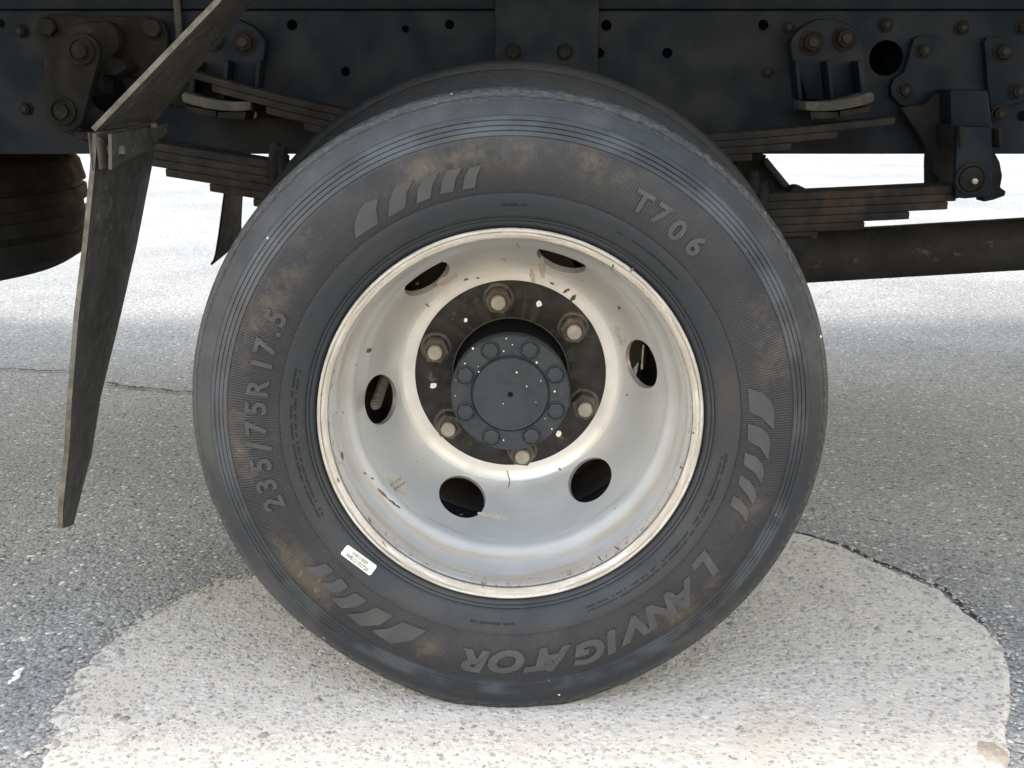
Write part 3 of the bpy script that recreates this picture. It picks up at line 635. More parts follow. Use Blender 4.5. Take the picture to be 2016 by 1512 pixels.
FINS = [[(700, 469), (698, 440), (707, 415), (719, 399), (745, 390), (741, 412), (745, 440), (720, 456)],
        [(764, 428), (767, 395), (779, 366), (815, 352), (801, 378), (798, 409)], [(820, 401), (823, 373), (834, 350), (864, 338), (852, 362), (847, 390)],
        [(867, 382), (870, 356), (881, 336), (910, 330), (898, 350), (892, 377)], [(911, 373), (914, 350), (924, 331), (949, 324), (939, 345), (935, 369)],
        [(1472, 764), (1500, 772), (1515, 787), (1523, 803), (1522, 845), (1500, 822), (1475, 810)], [(1472, 833), (1497, 841), (1511, 853), (1516, 872), (1511, 905), (1496, 880), (1472, 867)],
        [(1466, 890), (1488, 898), (1500, 912), (1504, 928), (1498, 950), (1486, 930), (1464, 914)], [(1457, 934), (1474, 945), (1485, 960), (1488, 976), (1482, 994), (1470, 972), (1453, 952)], [(1444, 975), (1458, 983), (1469, 996), (1473, 1008), (1468, 1026), (1456, 1008), (1437, 994)],
        [(600, 1113), (622, 1114), (641, 1108), (657, 1123), (640, 1132), (617, 1134)], [(631, 1144), (654, 1145), (672, 1137), (686, 1154), (672, 1163), (655, 1165)], [(652, 1175), (678, 1175), (701, 1166), (723, 1182), (702, 1193), (672, 1196)],
        [(684, 1208), (714, 1205), (741, 1194), (774, 1211), (748, 1228), (710, 1232)], [(731, 1239), (765, 1235), (793, 1223), (839, 1240), (812, 1258), (769, 1266)]]
for poly in FINS:
    pts = []
    for (ax_, ay), (bx_, by) in zip(poly, poly[1:] + poly[:1]):
        for q in range(3): pts.append(wheel_polar(ax_ + (bx_ - ax_) * q / 3, ay + (by - ay) * q / 3))
    m = MB(); n = len(pts)
    top = [(r * cos(a), side_y(r, a) - 0.0020, r * sin(a)) for a, r in pts]; bot = [(x, y + 0.003, z) for x, y, z in top]
    ca = sum(a for a, r in pts) / n; cr = sum(r for a, r in pts) / n
    if max(a for a, r in pts) - min(a for a, r in pts) < 1:
        m.add(top + bot + [(cr * cos(ca), side_y(cr, ca) - 0.0020, cr * sin(ca))], [(i, (i + 1) % n, 2 * n) for i in range(n)] + [(i, i + n, (i + 1) % n + n, (i + 1) % n) for i in range(n)])
        part(m, 'fin_mark', M['letter'], wheel)
# oval outline and scattered moulded small print on the inner band
a0, r0 = wheel_polar(700, 530); a1, r1 = wheel_polar(806, 452); ov = []
rm = 0.2585; hw = 0.0075
for k in range(15): ov.append((a1 + 0.0 - 0.028 * cos(pi * k / 14 + pi / 2) * -1 * -1, rm + hw * cos(pi * k / 14)))
ov = [(a1 - 0.030 * sin(pi * k / 14), rm + hw * cos(pi * k / 14)) for k in range(15)] + [(a1 + (a0 - a1) * q / 12, rm - hw) for q in range(1, 12)] + [(a0 + 0.030 * sin(pi * k / 14), rm - hw * cos(pi * k / 14)) for k in range(15)] + [(a0 + (a1 - a0) * q / 12, rm + hw) for q in range(1, 12)]
m = MB(); n = len(ov); t_ = 0.0007
inn = [(a, r - t_ if r > rm else r + t_) for a, r in ov]; P3 = lambda a, r, l: (r * cos(a), side_y(r, a) - l, r * sin(a))
m.add([P3(a, r, -0.0005) for a, r in ov] + [P3(a, r, 0.0007) for a, r in ov] + [P3(a, r, 0.0007) for a, r in inn] + [P3(a, r, -0.0005) for a, r in inn],
      [(q * n + i, q * n + (i + 1) % n, (q + 1) * n + (i + 1) % n, (q + 1) * n + i) for q in range(3) for i in range(n)])
part(m, 'oval_outline', M['letter'], wheel)
m = MB()
def tinyprint(a_from, a_to, R, h):
    a = a_from; d = -1 if a_to < a_from else 1
    while (a - a_to) * d < 0:
        wd = random.uniform(0.0010, 0.0030) / R
        if random.random() > 0.2:
            q = [(a, R), (a + d * wd, R), (a + d * wd, R + h * random.uniform(0.5, 1)), (a, R + h * random.uniform(0.6, 1))]
            m.add([P3(x, r, 0.0006) for x, r in q] + [P3(x, r, -0.0006) for x, r in q], [(0, 1, 2, 3), (0, 4, 5, 1), (1, 5, 6, 2), (2, 6, 7, 3), (3, 7, 4, 0)])
        a += d * (wd + random.uniform(0.0006, 0.0014) / R)
for R_ in (0.2585, 0.2630): tinyprint(radians(-8), radians(-68), R_, 0.0026)
for R_ in (0.2570, 0.2615): tinyprint(radians(207), radians(165), R_, 0.0028)
tinyprint(radians(-88), radians(-101), 0.2620, 0.0035); tinyprint(radians(92), radians(84), 0.2610, 0.0030); tinyprint(radians(62), radians(40), 0.2610, 0.0028)
sp = part(m, 'moulded_small_print', M['tyre_in'], wheel); sp['kind'] = 'stuff'
# barcode sticker
a, R = wheel_polar(705, 1107); stk = empty('barcode_sticker', wheel)
def sticker_mesh(me_or_mb, lift, mat, name):
    if isinstance(me_or_mb, MB): me = me_or_mb.mesh(name, [mat])
    else: me = me_or_mb
    n = len(me.vertices); co = np.empty(n * 3); me.vertices.foreach_get('co', co); co = co.reshape(-1, 3)
    ca, sa = cos(radians(-40.8)), sin(radians(-40.8)); u = co[:, 0] * ca - co[:, 1] * sa; v = co[:, 0] * sa + co[:, 1] * ca
    x = R * cos(a) + u; z = R * sin(a) + v; rr = np.hypot(x, z)
    y = np.array([side_y(q, a) for q in rr]) - lift - co[:, 2] * 0.2
    me.vertices.foreach_set('co', np.stack([x, y, z], 1).ravel()); me.update(); me.materials.clear(); me.materials.append(mat); return me
LW, LH, LR = 0.0236, 0.0066, 0.0024
m = MB(); rp = []
for cx_, cy_, st in ((LW - LR, LH - LR, 0), (-LW + LR, LH - LR, 90), (-LW + LR, -LH + LR, 180), (LW - LR, -LH + LR, 270)):
    rp += [(cx_ + LR * cos(radians(st + q * 18)), cy_ + LR * sin(radians(st + q * 18))) for q in range(6)]
nn = len(rp); m.add([(x, y, 0.001) for x, y in rp] + [(x * .5, y * .5, 0.001) for x, y in rp], [(i, (i + 1) % nn, (i + 1) % nn + nn, i + nn) for i in range(nn)] + [tuple(range(nn, 2 * nn))])
link('label_paper', sticker_mesh(m, 0.0004, M['paper'], 'label_paper'), stk)
m = MB(); x = -0.0125
while x < 0.0115:
    wd = random.choice((0.00025, 0.0004, 0.0006)); m.add([(x, 0.0008, 0), (x + wd, 0.0008, 0), (x + wd, 0.0046, 0), (x, 0.0046, 0)], [(0, 1, 2, 3)]); x += wd + random.choice((0.0003, 0.0005, 0.0007))
link('barcode', sticker_mesh(m, 0.0009, M['ink'], 'barcode'), stk)
me = text_mesh('W812102726', 0.0062, 0.00018, 0.0, 0.0); co = np.empty(len(me.vertices) * 3); me.vertices.foreach_get('co', co); co = co.reshape(-1, 3); co[:, 1] -= 0.0050; me.vertices.foreach_set('co', co.ravel())
link('serial_number', sticker_mesh(me, 0.0009, M['ink'], 'serial_number'), stk)

# ---- inner wheel of the dual pair, and the pair on the far side
GROW = 0.035
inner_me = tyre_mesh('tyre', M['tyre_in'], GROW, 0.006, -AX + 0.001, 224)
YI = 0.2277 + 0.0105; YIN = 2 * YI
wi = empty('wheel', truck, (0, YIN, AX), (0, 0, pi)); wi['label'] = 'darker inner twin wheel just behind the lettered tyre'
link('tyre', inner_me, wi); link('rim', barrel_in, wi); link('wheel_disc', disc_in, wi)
YC = 1.12
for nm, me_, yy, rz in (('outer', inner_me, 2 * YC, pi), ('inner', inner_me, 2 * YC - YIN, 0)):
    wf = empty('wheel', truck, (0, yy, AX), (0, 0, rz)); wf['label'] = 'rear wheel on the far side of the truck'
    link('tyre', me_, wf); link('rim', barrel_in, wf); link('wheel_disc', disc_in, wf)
# brake drum, axle, differential
for y0, sg in ((0.262, 1), (2 * YC - 0.262, -1)):
    mb = MB(); mb.lathe([(0.05, 0), (0.152, 0), (0.156, 0.006 * sg), (0.160, 0.13 * sg), (0.168, 0.14 * sg), (0.168, 0.16 * sg), (0.05, 0.16 * sg)], (0, y0, AX), 64)
    part(mb, 'brake_drum', M['dusty'], truck)
mb = MB(); mb.lathe([(0.058, 0.30), (0.060, 0.55), (0.066, 0.80), (0.12, 0.92), (0.165, 1.02), (0.172, YC), (0.165, 2 * YC - 1.02), (0.12, 2 * YC - 0.92), (0.066, 2 * YC - 0.80), (0.060, 2 * YC - 0.55), (0.058, 2 * YC - 0.30)], (0, 0, AX), 40)
part(mb, 'axle_housing', M['shaft'], truck)

# ---- frame rails
YW = 0.66
def hole(px, py, rpx, Y=YW): 
    p = at(px, py, Y); return circ((p.x, p.z), rpx / 1120.0, 20)
zb = at(1000, 303, YW).z; zt = at(1000, 21, YW).z
holes = [hole(*q) for q in ((1503, 49, 10), (1194, 50, 10), (1181, 104, 9), (1314, 104, 10), (1745, 114, 33), (575, 49, 10), (885, 48, 9), (798, 57, 7), (2, 46, 8), (680, 141, 9), (214, 184, 36), (2012, 228, 10), (497, 225, 8))]
web = curve_fill('frame_rail', [(-2.2, zb + 0.006), (-2.194, zb), (4.2, zb), (4.2, zt), (-2.2, zt)], holes, 0.007, [M['chassis']])
fr_ = link('frame_rail', web, truck, (0, YW + 0.0035, 0))
mb = MB(); mb.box(-2.2, 4.2, YW + 0.0071, YW + 0.075, zb, zb + 0.007); mb.box(-2.2, 4.2, YW + 0.0071, YW + 0.075, zt - 0.007, zt)
part(mb, 'frame_flange', M['chassis'], truck)
far = fr_.copy(); COL.objects.link(far); far.location.y = 2 * YC - YW - 0.0035; far.parent = truck
mb = MB(); mb.box(-2.2, 4.2, 2 * YC - YW - 0.075, 2 * YC - YW - 0.0071, zb, zb + 0.007); mb.box(-2.2, 4.2, 2 * YC - YW - 0.075, 2 * YC - YW - 0.0071, zt - 0.007, zt)
part(mb, 'frame_flange', M['chassis'], truck)
for x in (-1.9, -0.62, 0.95, 2.6):
    mb = MB(); mb.box(x - 0.035, x + 0.035, YW + 0.012, 2 * YC - YW - 0.012, zb + 0.03, zt - 0.03); part(mb, 'cross_member', M['chassis'], truck)
# timber / steel sill between frame and the unseen bed, both raised to let skylight under
zs = zt + 0.40
mb = MB(); mb.box(-2.3, 4.3, YW - 0.012, YW + 0.085, zt + 0.001, zs); part(mb, 'bed_sill', M['chassis'], truck, bevel=0.004)
mb = MB(); mb.box(-2.3, 4.3, 2 * YC - YW - 0.085, 2 * YC - YW + 0.012, zt + 0.001, zs); part(mb, 'bed_sill', M['chassis'], truck, bevel=0.004)
bed = empty('cargo_bed', truck)
BY0, BY1 = -0.20, 2 * YC + 0.14
mb = MB(); mb.box(-2.6, 4.6, BY0, BY1, zs + 0.001, zs + 0.075); part(mb, 'bed_floor', M['bedm'], bed, bevel=0.006)
for y0 in (BY0 - 0.0, BY1 - 0.035):
    mb = MB(); mb.box(-2.6, 4.6, y0, y0 + 0.035, zs + 0.077, zs + 0.50); part(mb, 'side_board', M['bedm'], bed, bevel=0.004)
mb = MB(); mb.box(-2.6, -2.56, BY0 + 0.04, BY1 - 0.04, zs + 0.077, zs + 0.5); part(mb, 'tail_board', M['bedm'], bed, bevel=0.004)
mb = MB(); mb.box(4.56, 4.6, BY0 + 0.04, BY1 - 0.04, zs + 0.077, zs + 0.9); part(mb, 'head_board', M['bedm'], bed, bevel=0.004)
# mounting plate between sill and rail
p0, p1 = at(974, -60, YW - 0.02), at(1175, 250, YW - 0.02)
mp = empty('mounting_plate', truck)
mb = MB(); mb.box(p0.x, p1.x, YW - 0.020, YW - 0.0125, p1.z, p0.z); part(mb, 'plate', M['chassis'], mp, bevel=0.002)

def hexbolt_mesh(name, mats):                         # unit radius, axis towards -y: washer, hex, stud end
    m = MB(); m.lathe([(1.25, 0), (1.25, -0.18), (1.1, -0.24), (0.9, -0.24)], (0, 0, 0), 24, 0)
    m.lathe([(0.98, -0.2), (0.98, -0.80), (0.86, -0.92), (0.5, -0.92)], (0, 0, 0), 6, 0)
    m.lathe([(0.50, -0.85), (0.50, -1.15), (0.42, -1.25), (0.004, -1.27)], (0, 0, 0), 16, 1)
    return m.mesh(name, mats, 30)
BOLT = hexbolt_mesh('bolt', [M['chassis'], M['dusty']]); BOLTD = hexbolt_mesh('bolt', [M['dusty'], M['dustier']])
hd = MB(); hd.lathe([(1.15, 0), (1.15, -0.12), (1.0, -0.16)], (0, 0, 0), 24); hd.lathe([(1.0, -0.1), (1.0, -0.70), (0.85, -0.85), (0.004, -0.85)], (0, 0, 0), 6)
HEAD = hd.mesh('bolt', [M['dusty']], 30)
def bolt(px, py, rpx, Y, parent=truck, me=None):
    p = at(px, py, Y); r = rpx / (F_PX / ((Y - CAM.y) * _c + (CAM.z - p.z) * _s))
    return link('bolt', me or BOLT, parent, p, (0, random.random() * 3, 0), (r, r, r))
for q in ((1010, 101, 14), (1112, 102, 14)): bolt(*q, YW - 0.0205, mp, HEAD)
for q in ((1743, 49, 12), (1893, 55, 12), (2014, 54, 12), (1551, 54, 10)): bolt(*q, YW - 0.0005, truck, BOLTD)
for q in ((43, 62, 11), (52, 214, 11), (1510, 143, 9)): bolt(*q, YW - 0.0005, truck, BOLTD)
# pipe running up the rail on the left, raised seam on the right
mb = MB(); p = at(351, 60, YW - 0.02); mb.tube((p.x, YW - 0.016, p.z - 0.02), (p.x, YW - 0.016, p.z + 0.30), 0.006, seg=12); part(mb, 'brake_pipe', M['pad'], truck)

# ---- leaf springs
SY0, SY1 = 0.545, 0.615
def leaf_pack(name, toppx, ends, th_px, label):
    root = empty(name, truck); root['label'] = label
    pts = [xz(*p, SY0) for p in toppx]; f = smooth_line(pts); th = th_px / 1160.0
    for k, (l, r) in enumerate(ends):
        x0 = xz(l, 300, SY0)[0]; x1 = xz(r, 300, SY0)[0]
        xs = np.linspace(x0, x1, 44)
        mb = MB(); yo = 0.0005 * (k % 2)
        mb.sweep([(x, f(x) - k * (th + 0.0005)) for x in xs], th, SY0 + yo + random.uniform(0, .002), SY1 - yo)
        part(mb, 'leaf', M['spring'], root, bevel=0.0016)
    return root, f
main_top = [(180, 262), (307, 281), (522, 316), (1004, 372), (1300, 384), (1516, 382), (1660, 376), (1849, 364), (1905, 366)]
mainp, fm = leaf_pack('main_leaf_spring', main_top, [(150, 1905), (175, 1893), (255, 1878), (322, 1803), (407, 1715), (492, 1622)], 14.6, 'main leaf spring pack with stepped rusty leaves under the frame')
help_top = [(363, 136), (520, 178), (667, 214), (1004, 262), (1250, 268), (1405, 264), (1600, 249), (1757, 231)]
helpp, fh = leaf_pack('helper_leaf_spring', help_top, [(363, 1757), (425, 1647), (528, 1557), (600, 1482)], 13.0, 'shorter helper leaf spring pack above the main pack')
# u-bolt ends and axle clamp
cl = empty('axle_clamp', truck)
mb = MB(); x0 = xz(1400, 400, SY0)[0]; x1 = xz(1545, 400, SY0)[0]; xl = -0.36
mb.box(-0.33, 0.33, SY0 - 0.012, SY1 + 0.012, AX - 0.03, fm(0) - 0.105); part(mb, 'spring_seat', M['dusty'], cl, bevel=0.004)
for px, yt, yb_ in ((1482, 352, 380), (1499, 372, 430), (543, 296, 348), (556, 305, 350)):
    p = at(px, yt, SY0 - 0.012); q = at(px, yb_, SY0 - 0.012); mb = MB(); mb.tube(p, q, 0.0115, seg=16); mb.tube(p + Vector((0, 0, 0.012)), p, 0.009, seg=12); mb.tube(q, (q.x, q.y, q.z - 0.12), 0.0085, seg=12)
    part(mb, 'u_bolt', M['dusty'], cl)
mb = MB(); mb.prism([xz(*p, SY0 - 0.02) for p in ((1535, 470), (1600, 469), (1585, 500), (1552, 500), (1535, 500))], SY0 - 0.02, SY1); part(mb, 'clamp_plate', M['dusty'], cl, bevel=0.002)
mb = MB(); mb.prism([xz(*p, SY1 + 0.04) for p in ((1400, 330), (1490, 300), (1508, 305), (1504, 312), (1572, 384), (1540, 400), (1480, 420), (1400, 420))], SY1 + 0.03, SY1 + 0.075); part(mb, 'damper_bracket', M['dark'], truck, bevel=0.003)
mb = MB(); mb.tube(at(1505, 315, SY1 + 0.02), at(1552, 372, SY1 + 0.02), 0.006, seg=10); part(mb, 'brake_hose', M['shaft'], truck)
mb = MB(); p = at(1567, 384, SY0 + 0.03); mb.lathe([(0.004, -0.02), (0.016, -0.018), (0.017, 0.018), (0.004, 0.02)], tuple(p), 18); part(mb, 'rebound_clip', M['dark'], truck)

# ---- helper spring bump brackets
def bump_bracket(dx, name_label, flip=False):
    fx = (lambda x: 2 * 1044 + dx - x) if flip else (lambda x: x)
    root = empty('helper_bracket', truck); root['label'] = name_label
    face = [(1556, 85), (1562, 70), (1580, 52), (1608, 38), (1642, 36), (1668, 45), (1690, 62), (1698, 75), (1703, 110), (1708, 150), (1712, 190), (1640, 197), (1590, 197), (1574, 150), (1560, 118)]
    mb = MB(); mb.prism([xz(fx(x), y, YW - 0.03) for x, y in face], YW - 0.030, YW - 0.0005); part(mb, 'bracket_body', M['chassis'], root, bevel=0.004)
    for rx0, rx1 in ((1572, 1582), (1636, 1647), (1698, 1710)):
        mb = MB(); mb.prism([xz(fx(x), y, YW - 0.1) for x, y in ((rx0, 118), (rx1, 118), (rx1 + 6, 196), (rx0 + 8, 196))], YW - 0.075, YW - 0.031)
        part(mb, 'bracket_rib', M['chassis'], root, bevel=0.003)
    arc = [(1585, 199), (1600, 200), (1630, 200), (1660, 196), (1690, 190), (1715, 181), (1722, 187), (1720, 200), (1700, 207), (1670, 214), (1640, 218), (1610, 219), (1586, 217)]
    mb = MB(); mb.prism([xz(fx(x), y, YW - 0.112) for x, y in arc], YW - 0.112, YW - 0.035); part(mb, 'pad', M['pad'], root, bevel=0.0015)
    mb = MB(); mb.prism([xz(fx(x), y, YW - 0.105) for x, y in ((1595, 220), (1650, 221), (1650, 231), (1598, 236))], YW - 0.105, YW - 0.04); mb.prism([xz(fx(x), y, YW - 0.105) for x, y in ((1654, 219), (1712, 209), (1712, 220), (1654, 229))], YW - 0.105, YW - 0.04)
    part(mb, 'shim', M['dusty'], root)
    for x, y in ((1597, 84), (1662, 76)): bolt(fx(x), y, 19, YW - 0.0305, root, BOLTD)
bump_bracket(0, 'domed bracket with two nuts and a pale curved pad right of the wheel')
bump_bracket(-9, 'domed bracket half hidden behind the mudguard arm', True)

# ---- right spring hanger
hg = empty('spring_hanger', truck); hg['label'] = 'front spring hanger bracket with pin below the frame rail'
lobe = [(1800, 75), (1812, 70), (1848, 70), (1860, 80), (1863, 110), (1868, 178), (1845, 182), (1828, 196), (1826, 212), (1823, 228), (1810, 234), (1798, 230), (1792, 214), (1772, 206), (1757, 190), (1754, 172), (1760, 155), (1780, 142), (1788, 120), (1794, 95)]
mb = MB(); mb.prism([xz(*p, YW - 0.016) for p in lobe], YW - 0.016, YW - 0.0005); part(mb, 'side_plate', M['chassis'], hg, bevel=0.002)
lobe2 = [(1938, 82), (1945, 73), (1985, 72), (1998, 85), (2002, 120), (2020, 150), (2030, 180), (2016, 200), (1985, 208), (1980, 232), (1966, 240), (1955, 232), (1950, 205), (1944, 160), (1942, 120)]
mb = MB(); mb.prism([xz(*p, YW - 0.016) for p in lobe2], YW - 0.016, YW - 0.0005); part(mb, 'side_plate', M['chassis'], hg, bevel=0.002)
for q in ((1819, 99, 13), (1781, 178, 12), (1974, 102, 16), (2003, 180, 13), (1966, 224, 13)): bolt(*q, YW - 0.0165, hg, BOLTD)
mb = MB(); mb.prism([xz(*p, SY1 + 0.01) for p in ((1772, 212), (1810, 268), (1826, 303), (1836, 322), (1833, 338), (1848, 350), (1849, 366), (1885, 392), (1890, 180), (1840, 184), (1820, 205))], SY1 + 0.006, YW - 0.017); part(mb, 'gusset', M['dark'], hg, bevel=0.002)
mb = MB(); mb.prism([xz(*p, SY1 + 0.02) for p in ((1930, 290), (1952, 300), (1962, 318), (1967, 345), (1963, 368), (1974, 375), (1972, 384), (1950, 392), (1930, 396))], SY1 + 0.006, SY1 + 0.04); part(mb, 'eye_end', M['dark'], hg, bevel=0.002)
mb = MB(); mb.prism([xz(*p, 0.58) for p in ((1868, 176), (1945, 176), (1955, 258), (1870, 258))], 0.575, YW - 0.018); part(mb, 'hanger_block', M['chassis'], hg, bevel=0.006)
for y0, y1 in ((SY0 - 0.024, SY0 - 0.006), (SY1 + 0.041, SY1 + 0.05)):
    mb = MB(); mb.prism([xz(*p, SY0 - 0.02) for p in ((1884, 248), (1952, 248), (1954, 330), (1950, 386), (1900, 391), (1879, 389), (1879, 330))], y0, y1); part(mb, 'shackle_plate', M['chassis'], hg, bevel=0.004)
for a_, b_ in (((1874, 246), (1884, 290)), ((1950, 252), (1958, 290))):
    mb = MB(); mb.prism([xz(a_[0], a_[1], SY0), xz(b_[0], a_[1], SY0), xz(b_[0] - 2, b_[1], SY0), xz(a_[0] + 2, b_[1], SY0)], SY0 - 0.03, SY1); part(mb, 'flange_lug', M['dusty'], hg, bevel=0.002)
p = at(1911, 352, SY0 - 0.026); mb = MB(); mb.lathe([(0.0255, 0.004), (0.0255, -0.003), (0.021, -0.004), (0.0205, 0.0), (0.0195, 0.0), (0.019, -0.005), (0.0004, -0.006)], tuple(p), 40); part(mb, 'spring_pin', M['dusty'], hg)
mb = MB(); mb.lathe([(0.0045, 0), (0.0045, -0.006), (0.0004, -0.008)], (p.x + 0.003, p.y - 0.006, p.z - 0.003), 12); part(mb, 'grease_nipple', M['stud'], hg)

# ---- left rear hanger and shackle behind the mudguard arm
lh = empty('rear_shackle', truck); lh['label'] = 'dusty rear spring shackle and hanger on the frame'
base = [(66, 70), (72, 45), (95, 28), (128, 26), (160, 34), (290, 30), (318, 42), (329, 66), (330, 140), (318, 158), (262, 150), (238, 135), (200, 150), (150, 212), (108, 205), (84, 180), (86, 100)]
mb = MB(); mb.prism([xz(*p, YW - 0.02) for p in base], YW - 0.020, YW - 0.0005); part(mb, 'hanger_plate', M['dusty'], lh, bevel=0.004)
mb = MB(); mb.prism([xz(*p, YW - 0.06) for p in ((140, 45), (215, 40), (232, 62), (236, 92), (205, 135), (150, 140), (128, 120), (130, 75))], YW - 0.060, YW - 0.021); part(mb, 'hanger_boss', M['dusty'], lh, bevel=0.008)
bolt(97, 53, 19, YW - 0.0205, lh, HEAD); bolt(302, 56, 20, YW - 0.0205, lh, HEAD)
pa, pb = Vector(at(167, 101, SY0 - 0.01)), Vector(at(131, 218, SY0 - 0.01))
d = (pb - pa).normalized(); nr = Vector((-d.z, 0, d.x)); poly = []
for k in range(13): an = -pi / 2 + pi * k / 12; q = pa - d * 0.028 * cos(an) + nr * 0.028 * sin(an); poly.append((q.x, q.z))
for k in range(13): an = -pi / 2 + pi * k / 12; q = pb + d * 0.032 * cos(an) - nr * 0.032 * sin(an); poly.append((q.x, q.z))
mb = MB(); mb.prism(poly, SY0 - 0.022, SY0 - 0.004); part(mb, 'shackle_link', M['dusty'], lh, bevel=0.004)
for q in (pa, pb):
    mb = MB(); mb.lathe([(0.021, 0.0), (0.021, -0.006), (0.017, -0.008), (0.016, -0.005), (0.012, -0.006), (0.011, -0.013), (0.0004, -0.014)], (q.x, SY0 - 0.022, q.z), 32); part(mb, 'spring_pin', M['dusty'], lh)
mb = MB(); p0, p1 = at(122, 165, 0.58), at(212, 158, 0.58); mb.tube(p0, p1, 0.021, 0.023, seg=24); part(mb, 'cross_tube', M['dusty'], lh)
mb = MB(); mb.prism([xz(*p, 0.6) for p in ((205, 125), (215, 112), (252, 118), (262, 135), (240, 150), (210, 148))], 0.57, YW - 0.021); part(mb, 'stop_lug', M['dark'], lh, bevel=0.004)
mb = MB(); mb.prism([xz(*p, 0.6) for p in ((84, 205), (100, 212), (150, 245), (176, 262), (170, 280), (128, 262), (84, 228))], 0.60, YW - 0.001); part(mb, 'lower_lug', M['dusty'], lh, bevel=0.004)
# gusset plate with bolts between the spring packs
gp = empty('gusset_plate', truck)
mb = MB(); mb.prism([xz(*p, YW - 0.012) for p in ((318, 165), (380, 158), (470, 178), (560, 200), (560, 232), (470, 232), (330, 205))], YW - 0.012, YW - 0.0005); part(mb, 'plate', M['dusty'], gp, bevel=0.002)
for q in ((371, 186, 19), (452, 204, 19)): bolt(*q, YW - 0.0125, gp, HEAD)
p = at(498, 225, YW - 0.013); mb = MB(); mb.disc((p.x, p.z), 0.0068, YW - 0.0135, YW - 0.011, 20); part(mb, 'lit_hole_disc', M['stud'], gp)  # pale disc standing for light seen through a hole in the web

# ---- propeller shaft
mb = MB(); a_, b_ = at(1592, 505, YC), at(2016, 480, YC); d = (b_ - a_); mb.tube(a_ - d * 0.9, a_ + d * 4.0, 0.0575, seg=40)
part(mb, 'propeller_shaft', M['shaft'], truck)

